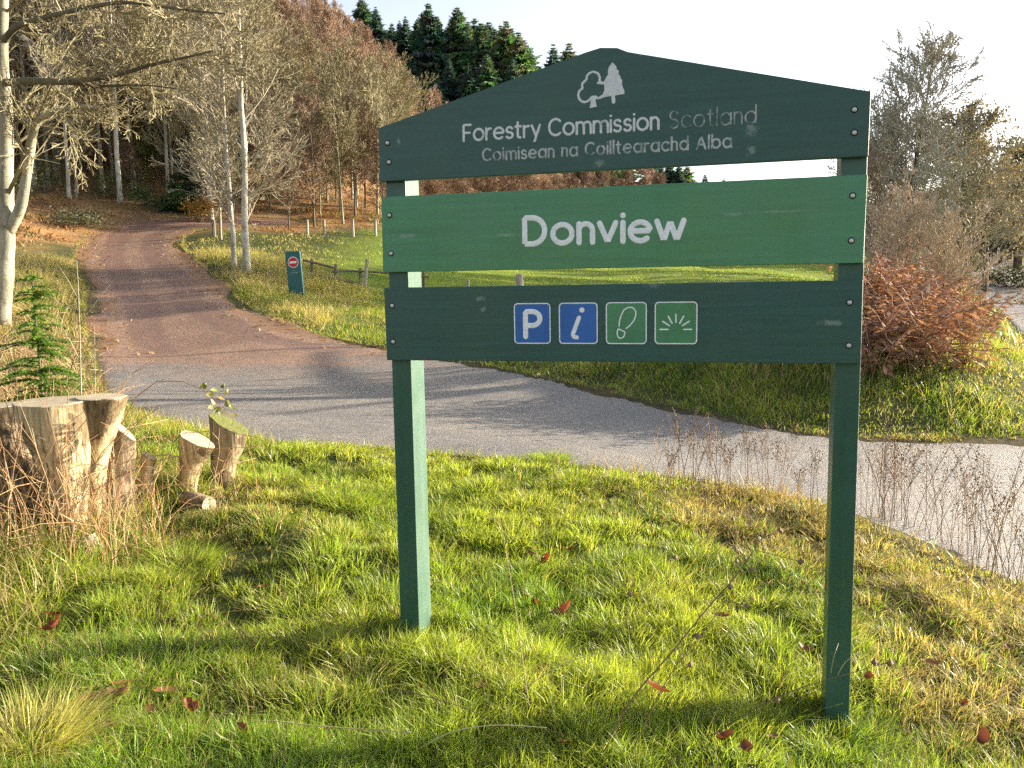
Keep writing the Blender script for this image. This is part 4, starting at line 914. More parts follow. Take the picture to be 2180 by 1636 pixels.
for i, (px, d, top) in enumerate([(2170, 72, 335), (2225, 80, 320), (2010, 92, 420), (2070, 95, 405), (2130, 98, 395), (2185, 92, 380), (1960, 100, 430), (1900, 105, 440), (2280, 85, 330), (2160, 84, 400), (2100, 86, 430), (2040, 88, 440), (1850, 108, 445), (2060, 110, 398), (2110, 112, 388), (2150, 108, 380), (2200, 104, 360), (1990, 112, 415), (2250, 100, 350)]):
    tree_at(px, d, top, 'distant grey-brown tree in the belt beyond the far road bend', 'distant trees beyond the road bend', seed=110+i, r=.22, crown_from=.06, limbs=24, limb_len=.45, ang=(35, 80), dens=1.1, rmin=.03, lv=3+(i < 2), col=(.20, .18, .155), leaf=(((.10, .105, .09), (.17, .165, .13)), 7, .24, .5))
for i, (px, d, top, lab) in enumerate([(1885, 17.5, 385, 'tall twiggy pale shrub beside the right end of the sign'), (1945, 18.5, 425, 'bushy twiggy shrub on the bracken bank, middle one of three'), (2005, 19.5, 500, 'lower twiggy shrub nearest the far road on the bracken bank')]):
    tree_at(px, d, top, lab, 'twiggy shrubs on the bracken bank', seed=130+i, r=.03, stems=8, crown_from=.1, limbs=6, limb_len=.42, ang=(18, 50), up=.2, dens=.9, rmin=.006, col=(.44, .36, .26), name='twiggy_shrub', bk=M_ASH, wob=.05)
for i, (px, d, top) in enumerate([(2025, 22, 590), (2070, 18.5, 655), (2110, 15.5, 705)]):
    tree_at(px, d, top, ['thin reddish twigs of the shrub farthest along the left edge of the far road', 'reddish twiggy shrub in the middle along the left edge of the far road', 'reddish twiggy shrub on the bank nearest to us by the far road'][i], 'reddish shrubs along the far road', seed=140+i, r=.02, stems=6, crown_from=.1, limbs=4, limb_len=.4, ang=(18, 50), up=.2, dens=.7, rmin=.006, col=(.40, .27, .18), name='twiggy_shrub', bk=M_ASH, wob=.05)
def leaf_bush(px, d, wdt, hgt, n, cols, size, label, name='green_bush', mat=M_LEAF, dz=0):
    x, y, z = at(px, d); rg = np.random.default_rng(int(px)); m = MB(); st = MB()
    cen = rg.normal(0, 1, (9, 3))*np.array((wdt*.28, wdt*.28, hgt*.22))+np.array((0, 0, hgt*.5)); cen[:, 2] = np.clip(cen[:, 2], .1*hgt, hgt)
    for c in cen: st.tube([(0, 0, -.1), tuple(c*np.array((.5, .5, .5))), tuple(c)], [.03, .02, .006], 5)
    P_ = cen[rg.integers(0, 9, n)]+rg.normal(0, 1, (n, 3))*np.array((wdt*.16, wdt*.16, hgt*.15)); P_[:, 2] = np.maximum(P_[:, 2], .02)
    u = rg.normal(0, 1, (n, 3)); u[:, 2] *= .5; u /= np.linalg.norm(u, axis=1)[:, None]; v = np.cross(u, rg.normal(0, 1, (n, 3))); v /= np.linalg.norm(v, axis=1)[:, None]
    s_ = size*rg.uniform(.5, 1.3, (n, 1)); c = np.array(cols[0])+(np.array(cols[1])-np.array(cols[0]))*rg.random((n, 1))
    m.add(np.stack([P_-u*s_, P_+v*s_*.45, P_+u*s_, P_-v*s_*.45], 1).reshape(-1, 3), np.arange(n*4).reshape(-1, 4), col=np.repeat(c*rg.uniform(.6, 1.3, (n, 1)), 4, axis=0))
    t = empty(name, (x, y, z+dz)); st.build('stem', M_DARKBARK, t); m.build('foliage', mat, t, color=True); return tag(t, label, 'bush')
leaf_bush(335, 46.5, 2.2, 1.3, 2200, ((.03, .06, .02), (.08, .13, .04)), .07, 'dark green low bush on the leafy bank at the head of the track')
leaf_bush(425, 45.5, 1.6, 1.3, 1500, ((.24, .14, .03), (.36, .24, .05)), .06, 'golden brown bush at the turn of the track beside the birches', 'autumn_bush')
leaf_bush(300, 52, 2.4, 3.4, 2600, ((.10, .16, .03), (.22, .28, .06)), .08, 'fresh green leafy sapling in the wood left of the dark young spruce', 'green_sapling')
for px, d, wd_, hh_ in ((95, 46, 2.6, 1.8), (235, 48, 2.2, 1.5), (20, 43, 3.0, 1.6)): leaf_bush(px, d, wd_, hh_, 1500, ((.05, .07, .025), (.15, .18, .06)), .06, {95: 'olive green undergrowth bush between the leftmost trunks of the wood', 235: 'olive green undergrowth bush in the middle of the wood edge', 20: 'olive green undergrowth bush behind the big forked tree'}[px], 'undergrowth_bush')
leaf_bush(150, 41, 3.0, .9, 1800, ((.05, .06, .035), (.12, .13, .07)), .07, 'grey-green hump of undergrowth on the bank left of the track', 'undergrowth_hump')
leaf_bush(2150, 58, 4.5, 2.0, 2600, ((.03, .05, .02), (.09, .11, .04)), .12, 'dark green gorse bush beyond the far road', 'gorse_bush')
leaf_bush(2260, 40, 3.5, 1.2, 2400, ((.12, .12, .04), (.24, .20, .08)), .07, 'low straw and green scrub on the inner side of the far road bend', 'scrub_bush')
for px, d in ((1890, 27), (1850, 24)):
    leaf_bush(px, d, 1.8, 1.5, 1800, ((.06, .07, .025), (.16, .14, .06)), .05, 'dark bramble bush behind the shrubs right of the sign' if px == 1890 else 'dark bramble bush close behind the right post', 'bramble_bush')
xs_, ys_, zs_ = at(392, 47.5); tr, cr = conifer(4.2, 1.35, random.Random(77), 22, (.025, .05, .022), 7, 1.3)
t = empty('spruce_tree', (xs_, ys_, zs_)); tr.build('trunk', M_DARKBARK, t); cr.build('crown', M_NEEDLE, t, color=True); tag(t, 'small dark young spruce standing in the wood above the track', 'tree')

def bracken():
    m = MB(); n = 1000; st0 = []; st1 = []; 
    px = RNG.uniform(1835, 2105, n); d = RNG.uniform(10.9, 16, n)
    for i in range(n):
        x = (px[i]-1090)/FPX*d[i]; y = d[i]
        cl_ = float(vnoise(x*.75, y*.75, 96))
        if road_d(np.array([x]), np.array([y]))[0] < .7 or cl_+RNG.random() < .15: continue
        z = h1(x, y); L = RNG.uniform(.5, 1.2)*(1+.45*cl_); a = RNG.uniform(0, 6.28); ln = RNG.uniform(.5, 1.4); nn = 9; k = RNG.uniform(.55, 1.5)
        t = np.linspace(0, 1, nn); P_ = np.stack([x+np.cos(a)*ln*L*.5*t**1.6, y+np.sin(a)*ln*L*.5*t**1.6, z+L*(t-.45*t**2.5*ln*.7)], 1)
        c = lerp(np.tile((.36, .245, .17), (1, 1)), np.array((.22, .125, .085)), [RNG.random()])[0]*k
        m.segs(P_[:-1], P_[1:], np.full(nn-1, .005), np.full(nn-1, .004), col=c*1.2)
        b = []; 
        for q in range(2, nn):
            for sd in (-1, 1):
                w_ = .30*L*(1-t[q]*.85)*RNG.uniform(.6, 1.1); aa = a+sd*RNG.uniform(1.0, 1.5); e = np.array((math.cos(aa), math.sin(aa), RNG.uniform(-.8, .1)))*w_
                o_ = np.array((math.cos(a), math.sin(a), .3))*.022
                b += [P_[q]-o_, P_[q]+e*.55-o_*1.2, P_[q]+e, P_[q]+e*.5+o_*1.2]
        nb = len(b)//4; m.add(np.array(b), np.arange(nb*4).reshape(-1, 4), col=c*1.0)
    return m
tag(bracken().build('bracken', M_LEAF, color=True), 'rust-brown dead bracken covering the bank right of the sign', 'bracken', kind='stuff')

# ------------------------------------------------------------------ stumps and logs at the left
def wood_mat(name, pale, mid, dark, moss=0):
    m, nt, N, L, b = new_mat(name)
    f = noise(N, L, 9, 7, .65, stretch=(3.2, 3.2, .28), dist=.6); g = noise(N, L, 3.5, 4, .6); h_ = noise(N, L, 60, 3, .6, stretch=(1, 1, .1))
    c = ramp(N, L, f, [(.25, dark), (.42, mid), (.6, pale), (.8, tuple(v*1.1 for v in pale))])
    c = mix(N, L, ramp(N, L, g, [(.50, (0, 0, 0)), (.55, (.9, .9, .9))]), c, ramp(N, L, f, [(.3, tuple(.5*v for v in dark)), (.7, tuple(.55*v for v in mid))]))
    cr_ = noise(N, L, 26, 4, .7, stretch=(1.6, 1.6, .12)); c = mix(N, L, ramp(N, L, cr_, [(.60, (0, 0, 0)), (.66, (.9,)*3)]), c, tuple(.4*v for v in dark))
    c = mix(N, L, 1, c, ramp(N, L, h_, [(.3, (.75, .75, .75)), (.7, (1.15, 1.15, 1.15))]), 'MULTIPLY')
    if moss:
        ge = N.new('ShaderNodeNewGeometry'); sx = N.new('ShaderNodeSeparateXYZ'); L.new(ge.outputs['Normal'], sx.inputs[0])
        ad = N.new('ShaderNodeMath'); ad.operation = 'MULTIPLY_ADD'; L.new(g, ad.inputs[0]); ad.inputs[1].default_value = 1.2; L.new(sx.outputs['Z'], ad.inputs[2])
        c = mix(N, L, ramp(N, L, ad.outputs[0], [(.95, (0, 0, 0)), (1.75, (.9, .9, .9))]), c, (.11, .13, .03))
    L.new(c, b.inputs['Base Color']); b.inputs['Roughness'].default_value = .8; b.inputs['Specular IOR Level'].default_value = .2
    bump(N, L, f, .8, .02, b); return m
M_STUMP = wood_mat('stripped_wood', (.66, .51, .30), (.38, .27, .14), (.10, .075, .05))
M_STUMPD = wood_mat('old_bark', (.28, .22, .14), (.17, .125, .08), (.07, .05, .035))
M_MOSSY = wood_mat('mossy_wood', (.36, .28, .17), (.20, .15, .08), (.08, .06, .04), 1)
m_cut, nt, N, L, b = new_mat('cut_wood'); tc = N.new('ShaderNodeTexCoord'); wv = N.new('ShaderNodeTexWave'); wv.wave_type = 'RINGS'; wv.rings_direction = 'Z'; wv.inputs['Scale'].default_value = 22; wv.inputs['Distortion'].default_value = 5
L.new(tc.outputs['Object'], wv.inputs[0]); f = noise(N, L, 12, 5, .7)
c = mix(N, L, .45, ramp(N, L, f, [(.3, (.16, .14, .10)), (.7, (.50, .42, .28))]), ramp(N, L, wv.outputs['Fac'], [(.2, (.22, .17, .10)), (.8, (.52, .43, .28))]))
L.new(c, b.inputs['Base Color']); b.inputs['Roughness'].default_value = .8; M_CUT = m_cut
def stub(mb, cut, secs, tilt=(0, 0), seed=0, seg=26, wob=.07):
    """secs: (cx, cy, z, rx, ry) from foot to top; the cut plane tilts by (dz/dx, dz/dy)"""
    rg = np.random.default_rng(seed); a = np.linspace(0, 2*np.pi, seg, endpoint=False)
    prof = 1+wob*(np.sin(a*2+rg.uniform(0, 6))+.7*np.sin(a*3+rg.uniform(0, 6))+.45*np.sin(a*5+rg.uniform(0, 6))+.3*rg.normal(0, 1, seg))
    S = np.array(secs); n = 14; t = np.linspace(0, len(S)-1, n); Q_ = np.stack([np.interp(t, range(len(S)), S[:, k]) for k in range(5)], 1)
    for _ in range(1): Q_[1:-1] = .25*Q_[:-2]+.5*Q_[1:-1]+.25*Q_[2:]
    V = []; z0, z1 = S[0][2], S[-1][2]
    for i, (cx, cy, z, rx, ry) in enumerate(Q_):
        p = 1+(prof-1)*(1.6-.8*i/n); f = ((z-z0)/(z1-z0))**2
        X = cx+rx*p*np.cos(a+.1*i/n); Y = cy+ry*p*np.sin(a+.1*i/n); V.append(np.stack([X, Y, z+f*(tilt[0]*(X-cx)+tilt[1]*(Y-cy))], 1))
    top = V[-1].copy(); V = np.concatenate(V)
    mb.add(V, [(i*seg+k, i*seg+(k+1) % seg, (i+1)*seg+(k+1) % seg, (i+1)*seg+k) for i in range(n-1) for k in range(seg)])
    c = top.mean(0); ins = c+(top-c)*.97; ins[:, 2] += .006; cut.add(np.r_[top+np.array((0, 0, .0006)), ins, [c+np.array((0, 0, .006))]], [(k, (k+1) % seg, seg+(k+1) % seg, seg+k) for k in range(seg)], T=[(seg+k, seg+(k+1) % seg, 2*seg) for k in range(seg)])
def stump_thing(name, px, py, d, lobes, label, mat, cat='stump', rz=0):
    x, y, z = at(px, d); t = empty(name, (x, y, z), rz); a = MB(); c = MB()
    for i, (secs, tilt, sd) in enumerate(lobes): stub(a, c, secs, tilt, sd)
    a.build('trunk', mat, t, smooth=True); c.build('cut_face', mat if mat is M_MOSSY else M_CUT, t); return tag(t, label, cat)
stump_thing('tree_stump', 145, 1150, 5.05, [
    ([(.03,.0,-.12,.11,.12),(.03,0,.02,.075,.10),(.03,0,.2,.095,.11),(.0,0,.42,.15,.15),(-.03,0,.6,.20,.18),(-.045,.02,.74,.222,.20),(-.05,.03,.80,.232,.21)], (.02, .03), 1),
    ([(.06,.16,-.1,.10,.11),(.06,.16,.2,.08,.10),(.10,.15,.45,.09,.11),(.17,.13,.66,.12,.12),(.205,.12,.812,.142,.14)], (-.02, .02), 2)],
    'large pale sawn stump with wide flat top and narrow foot at the left edge', M_STUMP)
stump_thing('tree_stump', 18, 1100, 5.35, [([(0,0,-.1,.2,.2),(0,0,.25,.17,.17),(-.02,0,.55,.17,.17),(-.02,0,.74,.18,.18)], (.05, 0), 3)], 'dark barked stump at the left photo edge beside the large pale stump', M_STUMPD)
stump_thing('tree_stump', 240, 1100, 5.45, [([(0,0,-.12,.17,.16),(0,0,.1,.15,.14),(.03,0,.35,.125,.12),(.08,0,.50,.10,.09),(.11,0,.60,.075,.07)], (-1.0, -.3), 4)], 'dark leaning stump with bright split top just right of the large pale stump', M_STUMPD)
stump_thing('tree_stump', 312, 1045, 5.8, [([(0,0,-.1,.06,.06),(.01,0,.12,.045,.05),(.025,0,.25,.045,.045),(.04,0,.30,.05,.05)], (-.6, -.2), 5)], 'tiny cut stub between the leaning split stump and the slanted stump', M_STUMP)
stump_thing('tree_stump', 400, 1075, 5.9, [([(0,0,-.1,.08,.09),(0,0,.05,.055,.07),(.03,0,.2,.07,.08),(.075,-.02,.34,.105,.09),(.10,-.03,.40,.115,.09)], (-.45, .15), 6)], 'short pale stump with slanted clean cut top, in the middle of the stump row', M_STUMP)
stump_thing('tree_stump', 485, 1085, 6.2, [([(-.04,0,-.1,.10,.12),(-.03,0,.1,.09,.11),(.02,0,.28,.13,.12),(.03,0,.44,.14,.11)], (-.5, .1), 7)], 'moss-topped stump at the right end of the stump row', M_MOSSY)
x, y, z = gp(445, 1092); t = empty('cut_log', (x, y, z+.05)); a = MB(); a.tube([(-.42, .06, -.02), (-.2, .04, .0), (0, 0, 0)], [.055, .06, .058], 16, wob=.05); a.build('trunk', M_STUMPD, t, smooth=True)
a = MB(); sg = [(0.0006, .054*math.cos(q), .054*math.sin(q)) for q in np.linspace(0, 2*math.pi, 16, endpoint=False)]; a.add([(p[0], p[1]-.0, p[2]) for p in sg], N=[list(range(16))]); a.build('cut_face', M_CUT, t); t.rotation_euler = (0, 0, -.5)
tag(t, 'small log lying in front of the slanted stump with its round end showing', 'log')
m = MB(); a_ = MB(); stub(m, a_, [(0,0,-.05,.07,.06),(0,0,.04,.075,.06),(.0,0,.10,.05,.045),(0,0,.135,.02,.02)], (0, 0), 9); x, y, z = gp(195, 1185); M_STONE = simple('grey_stone', (.25, .24, .19), (.45, .43, .36), 14, .9, bmp=.6); o = m.build('stone', M_STONE, smooth=True); o.location = (x, y, z); tag(o, 'pale grey stone at the foot of the large pale stump', 'stone')

def stalks():
    m = MB(); rg = random.Random(5)
    for i in range(460):
        px = rg.uniform(-60, 540) if i > 220 else rg.uniform(-60, 230); d = rg.uniform(4.45, 6.0); x = (px-1090)/FPX*d; y = d
        if px > 320 and d < 5.3: continue
        z = h1(x, y); H = rg.uniform(.2, 1.0)*(1 if px < 260 else .55); a = rg.uniform(0, 6.28); ln = rg.uniform(0, .55) if rg.random() < .75 else rg.uniform(.6, 1.6); c = np.array((.36, .21, .10))*rg.uniform(.5, 1.3) if rg.random() < .7 else np.array((.45, .36, .2))*rg.uniform(.6, 1.1)
        t = np.linspace(0, 1, 7); w_ = np.cumsum(np.r_[0, [rg.gauss(0, .012) for _ in range(6)]]); P_ = np.stack([x+math.cos(a)*ln*H*t**1.8+w_, y+math.sin(a)*ln*H*t**1.8, z+H*(t-.35*min(ln, 1.2)*t**3)], 1)
        r = rg.uniform(.0018, .0042); m.segs(P_[:-1], P_[1:], np.linspace(r, r*.5, 7)[:-1], np.linspace(r, r*.5, 7)[1:], col=c, sides=4)
        for q in range(rg.randrange(0, 4)):
            k = rg.randrange(2, 6); e = P_[k]+np.array((rg.gauss(0, .1), rg.gauss(0, .1), rg.uniform(0, .12))); m.segs([P_[k]], [e], [r*.6], [r*.3], col=c)
    return m
def bank_scrub(m):
    rg = random.Random(15)
    for i in range(620):
        d = rg.uniform(6.2, 19); px = rg.uniform(-120, 215); x = (px-1090)/FPX*d; y = d; rd = float(road_d(np.array([x]), np.array([y]))[0])
        if rd < .1 or vnoise(x*.9, y*.9, 95)+rg.random() < .35: continue
        z = h1(x, y); H = rg.uniform(.25, 1.1)*min(1, .5+rd*.5); a = rg.uniform(0, 6.28); ln = rg.uniform(.1, 1.3); c = np.array(rg.choice([(.32, .20, .10), (.24, .14, .08), (.40, .31, .18)]))*rg.uniform(.6, 1.2); t = np.linspace(0, 1, 6)
        P_ = np.stack([x+math.cos(a)*ln*H*t**1.7, y+math.sin(a)*ln*H*t**1.7, z+H*(t-.4*min(ln, 1.1)*t**3)], 1); r = rg.uniform(.003, .006); m.segs(P_[:-1], P_[1:], np.linspace(r, r*.5, 6)[:-1], np.linspace(r, r*.5, 6)[1:], col=c)
        for q in range(rg.randrange(2, 6)):
            k = rg.randrange(1, 6); e = P_[k]+np.array((rg.gauss(0, .13), rg.gauss(0, .13), rg.uniform(0, .18))); m.segs([P_[k]], [e], [r*.6], [r*.35], col=c)
    return m
tag(bank_scrub(stalks()).build('dead_stalks', M_TWIG, color=True), 'tangle of reddish dead bramble stalks round the stumps and along the bank behind', 'dead stalks', kind='stuff')

x, y, z = at(105, 5.9); t = empty('spruce_sapling', (x, y, z)); tr2 = MB(); tr2.tube([(0, 0, -.05), (.01, 0, .8), (.0, .01, 1.62)], [.012, .009, .003], 6); rg = random.Random(88); nr = np.random.default_rng(8); cr = MB()
for wv in range(170):
    zz = .35+1.2*rg.random()**1.35; LL = .50*(1-(zz/1.72)**2)*rg.uniform(.5, 1.1)
    for k in range(1):
        a = rg.uniform(0, 6.28); l2 = LL*rg.uniform(.55, 1.15); tt = np.linspace(0, 1, 6); q = np.stack([np.cos(a)*l2*tt, np.sin(a)*l2*tt, zz+l2*(.25*tt-.35*tt**2)], 1); tr2.segs(q[:-1], q[1:], np.linspace(.004, .0015, 6)[:-1], np.linspace(.004, .0015, 6)[1:])
        n = int(170*l2/.3); f = nr.random(n)**.8; b0 = np.stack([np.cos(a)*l2*f, np.sin(a)*l2*f, zz+l2*(.25*f-.35*f**2)], 1); sd = nr.choice([-1, 1], n); aa = a+sd*nr.uniform(.3, 1.2, n); nl = nr.uniform(.02, .05, n)+.12*l2*(1-f)*nr.random(n)
        d_ = np.stack([np.cos(aa), np.sin(aa), nr.uniform(-.5, .5, n)], 1); sw = np.stack([-np.sin(aa), np.cos(aa), 0*aa], 1)*.0065; V = np.stack([b0-sw, b0+sw, b0+d_*nl[:, None]], 1)
        cr.add(V.reshape(-1, 3), T=np.arange(n*3).reshape(-1, 3), col=np.repeat(np.array((.22, .34, .07))*nr.uniform(.55, 1.4, (n, 1)), 3, axis=0))
tr2.build('trunk', M_DARKBARK, t); cr.build('crown', M_NEEDLE, t, color=True); tag(t, 'small feathery green spruce sapling behind the large pale stump', 'sapling')
def bare_sapling(pts, d, tw, label, r=.006):
    b0 = gp(*pts[0]) if d is None else None; P_ = [atz(px, py, d) for px, py in pts]; t = empty('bare_sapling', tuple(P_[0])); m = MB(); Q_ = np.array(P_)-P_[0]
    m.tube(Q_, np.linspace(r, r*.35, len(Q_)), 6)
    for (pa, pb) in tw: m.tube([atz(*pa, d)-P_[0], (atz(*pa, d)*.5+atz(*pb, d)*.5)-P_[0]+np.array((0, 0, .012)), atz(*pb, d-.1)-P_[0]], [r*.55, r*.45, r*.25], 5)
    m.build('stem', M_ASH, t, smooth=True); return tag(t, label, 'sapling')
bare_sapling([(178, 1010), (173, 850), (170, 720), (166, 600), (163, 555)], 5.55, [((172, 690), (240, 600)), ((240, 598), (292, 590)), ((171, 770), (128, 690)), ((168, 640), (120, 560))], 'thin pale bare sapling stem standing up behind the large stump')
bare_sapling([(206, 1000), (203, 850), (202, 760), (201, 690)], 5.7, [((203, 800), (240, 750)), ((202, 740), (228, 690))], 'shorter thin bare stem right of the tall pale sapling stem', .0035)

def leaf_shape(mb, c, L, wd, yaw, pitch, roll, col, curl=.25, lobes=0, m=0):
    """one leaf, folded along its midrib; lobes give an oak outline"""
    n = 8; V = []; 
    for i in range(n+1):
        t = i/n; w_ = wd*math.sin(math.pi*min(1, t*.93+.05))**.8*(1+(.28*math.sin(t*lobes*2*math.pi) if lobes else 0)); z = curl*L*(t-.5)**2*2
        V += [(t*L-.5*L, -w_*.5, z+abs(w_)*.35), (t*L-.5*L, 0, z), (t*L-.5*L, w_*.5, z+abs(w_)*.25)]
    M_ = Matrix.Rotation(yaw, 3, 'Z') @ Matrix.Rotation(pitch, 3, 'Y') @ Matrix.Rotation(roll, 3, 'X')
    V = np.array(V) @ np.array(M_).T+np.array(c); Q = [(i*3+k, i*3+k+1, i*3+k+4, i*3+k+3) for i in range(n) for k in (0, 1)]
    mb.add(V, Q, col=col, m=m)
# arching bramble with pale leaves over the asphalt
t = empty('bramble', tuple(atz(255, 900, 5.6))); B0 = np.array(t.location); m = MB()
m.tube([atz(px, py, d)-B0 for px, py, d in ((255, 1010, 5.7), (262, 900, 5.6), (290, 845, 5.5), (335, 812, 5.4), (385, 812, 5.3), (432, 830, 5.25), (470, 862, 5.2), (500, 895, 5.2))], np.linspace(.004, .0015, 8), 6); m.build('stem', simple('bramble_skin', (.25, .1, .06), (.35, .2, .1), 20, .6), t, smooth=True)
m = MB(); rg = random.Random(4)
for px, py in [(436, 826), (447, 842), (458, 832), (452, 858), (468, 850), (480, 826), (484, 838), (463, 872), (475, 880), (492, 872), (500, 885), (430, 822), (445, 868), (488, 862)]:
    p = atz(px+rg.uniform(-3, 3), py+rg.uniform(-3, 3), 5.22+rg.uniform(-.04, .04))-B0; leaf_shape(m, p, .058, .042, rg.uniform(0, 6.28), rg.uniform(-.6, .9), rg.uniform(-.8, .8), np.array(rg.choice([(.34, .36, .12), (.22, .27, .07), (.46, .45, .25), (.12, .16, .05)])))
m.build('foliage', M_LEAF, t, color=True); tag(t, 'arching bramble stem with pale yellow-green leaves hanging in front of the asphalt', 'bramble')

# ------------------------------------------------------------------ dead weeds with seed heads
M_HEAD = simple('seed_head', (.11, .072, .045), (.28, .19, .12), 60, .9)
def octa(mb, p, r, m=1, sq=1.0):
    V = np.array([(1,0,0),(-1,0,0),(0,1,0),(0,-1,0),(0,0,sq),(0,0,-sq)])*r*np.array([rnd.uniform(.8, 1.2) for _ in range(3)])+np.array(p)
    mb.add(V, T=[(0,2,4),(2,1,4),(1,3,4),(3,0,4),(2,0,5),(1,2,5),(3,1,5),(0,3,5)], m=m, col=np.array((.1, .07, .04)))
def weed(H, nst, rg, spread=.10, heads=9, headr=.0066, r=.0028):
    m = MB()
    for s_ in range(nst):
        a = rg.uniform(0, 6.28); ln = rg.uniform(.02, .5); h = H*rg.uniform(.65, 1.05); ox, oy = rg.gauss(0, spread*.4), rg.gauss(0, spread*.4); c = np.array((.27, .18, .105))*rg.uniform(.6, 1.4); t = np.linspace(0, 1, 7)
        P_ = np.stack([ox+math.cos(a)*ln*h*t**1.5, oy+math.sin(a)*ln*h*t**1.5, h*t-.03], 1); m.segs(P_[:-1], P_[1:], np.linspace(r, r*.6, 7)[:-1], np.linspace(r, r*.6, 7)[1:], col=c, sides=4)
        for q in range(heads):
            f = 1-.42*(q/heads)**1.3; i = min(int(f*6), 5); base = P_[i]+(P_[i+1]-P_[i])*(f*6-i); aa = rg.uniform(0, 6.28); l2 = H*rg.uniform(.04, .16)
            e = base+np.array((math.cos(aa)*l2*.55, math.sin(aa)*l2*.55, l2*.9)); m.segs([base], [e], [r*.55], [r*.35], col=c)
            for _ in range(rg.randrange(1, 3)): octa(m, e+np.array((rg.gauss(0, .012), rg.gauss(0, .012), rg.gauss(0, .006))), headr*rg.uniform(.6, 1.2))
            if rg.random() < .35: e2 = base+np.array((rg.gauss(0, .05), rg.gauss(0, .05), -.03)); m.segs([base], [e2], [r*.5], [.0006], col=c)
    return m
wp = []; wk = 0
for i in range(9):
    o = weed([.86, .80, .74, .62, .55, .9, .7, .66, .5][i], [6, 4, 8, 4, 4, 3, 6, 3, 5][i], random.Random(160+i)).build('dead_weed', [M_TWIG, M_HEAD], color=True); wp.append(o)
used_w = set()
def put_weed(k, px, py, s, label, group):
    o = wp[k]
    if k in used_w: o = o.copy(); COL.objects.link(o)
    used_w.add(k); x, y, z = gp(px, py); o.location = (x, y, z); o.scale = (s, s, s); o.rotation_euler = (0, 0, rnd.uniform(0, 6.28)); tag(o, label, 'weed', group)
for i, (px, py) in enumerate([(1852, 1105), (1872, 1110), (1886, 1112), (1896, 1120), (1915, 1118), (1938, 1130), (1960, 1142), (1990, 1155), (2015, 1165), (2040, 1185), (2060, 1190), (2080, 1215), (2095, 1210), (2110, 1230), (2130, 1238), (2150, 1235), (2165, 1255), (2190, 1265), (2215, 1290), (1905, 1108)]):
    put_weed([0, 5, 2, 1, 7, 6, 5][i % 7], px, py, rnd.uniform(.65, 1.15), 'tall dead brown weed with seed heads at the road edge right of the sign', 'dead weeds right of the sign')
for i, (px, py) in enumerate([(1395, 1038), (1432, 1045), (1448, 1050), (1470, 1048), (1500, 1052), (1528, 1050), (1552, 1046), (1580, 1052), (1612, 1058), (1640, 1062), (1668, 1070), (1700, 1078), (1735, 1085)]):
    put_weed([3, 8, 4, 7, 6][i % 5], px, py, rnd.uniform(.75, 1.15), 'spindly dead weed with seed heads at the road edge between the sign posts', 'dead weeds between the sign posts')
def long_stem(pts, heads, label, r=.0035, col=(.16, .10, .06), headr=.011, name='dead_weed'):
    P_ = [np.array(gp(*pts[0][:2])) if len(pts[0]) == 2 else atz(*pts[0])]+[atz(*p) for p in pts[1:]]; P0 = P_[0]-np.array((0, 0, .02)); Q_ = np.array(P_)-P0; Q_[0] = 0
    t = np.linspace(0, len(Q_)-1, (len(Q_)-1)*4+1); q = np.stack([np.interp(t, range(len(Q_)), Q_[:, k]) for k in range(3)], 1)
    for _ in range(2): q[1:-1] = .25*q[:-2]+.5*q[1:-1]+.25*q[2:]
    m = MB(); m.segs(q[:-1], q[1:], np.linspace(r, r*.45, len(q))[:-1], np.linspace(r, r*.45, len(q))[1:], col=np.array(col), sides=5)
    for hx, hy, hd in heads:
        e = atz(hx, hy, hd)-P0; j = int(np.argmin(np.linalg.norm(q-e-np.array((0, 0, -.06)), axis=1))); j = max(0, j-1)
        m.segs([q[j]], [e], [r*.5], [r*.35], col=np.array(col)); octa(m, e, headr*rnd.uniform(.85, 1.25), 1, 1.2)
    o = m.build(name, [M_TWIG, M_HEAD], color=True); o.location = tuple(P0); return tag(o, label, 'dead stem')
long_stem([(1262, 1640), (1340, 1490, 2.85), (1430, 1390, 2.95), (1510, 1290, 3.05), (1570, 1225, 3.15), (1640, 1120, 3.3), (1665, 1090, 3.35)], [(1438, 1187, 3.1), (1568, 1195, 3.2), (1632, 1085, 3.35), (1660, 1128, 3.3), (1555, 1250, 3.1), (1600, 1213, 3.2), (1590, 1290, 3.1), (1534, 1090, 3.3), (1560, 1105, 3.3), (1664, 1132, 3.3), (1704, 1196, 3.2), (1486, 1355, 2.95), (1342, 1265, 3.0), (1566, 1168, 3.2)], 'long dark dead stem with round seed heads slanting across the grass between the posts')
long_stem([(1330, 1625), (1420, 1440, 2.8), (1510, 1330, 2.9), (1560, 1260, 3.0)], [(1470, 1415, 2.85)], 'thinner dead stem running beside the long dark seed head stem', .0022)
long_stem([(1500, 1568), (1600, 1510, 2.75), (1700, 1465, 2.75), (1790, 1440, 2.7), (1890, 1410, 2.75)], [(1656, 1490, 2.75), (1895, 1412, 2.75), (1862, 1410, 2.75)], 'low dark dead stem reaching across the foot of the right post', .0022)
long_stem([(1130, 1520), (1112, 1400, 3.0), (1095, 1280, 3.05), (1075, 1160, 3.1), (1062, 1095, 3.1)], [], 'upright thin pale dead stem between the posts, nearer the left one', .002, (.40, .32, .2))
long_stem([(862, 1600), (960, 1555, 2.65), (1060, 1542, 2.65), (1165, 1550, 2.6)], [], 'pale curved dead grass stem lying over the grass at the bottom edge', .0024, (.5, .42, .28))
long_stem([(465, 1540), (560, 1532, 2.75), (660, 1545, 2.7), (800, 1555, 2.65), (890, 1562, 2.6)], [], 'long straw stem lying flat over the grass left of the left post', .0026, (.45, .33, .18))
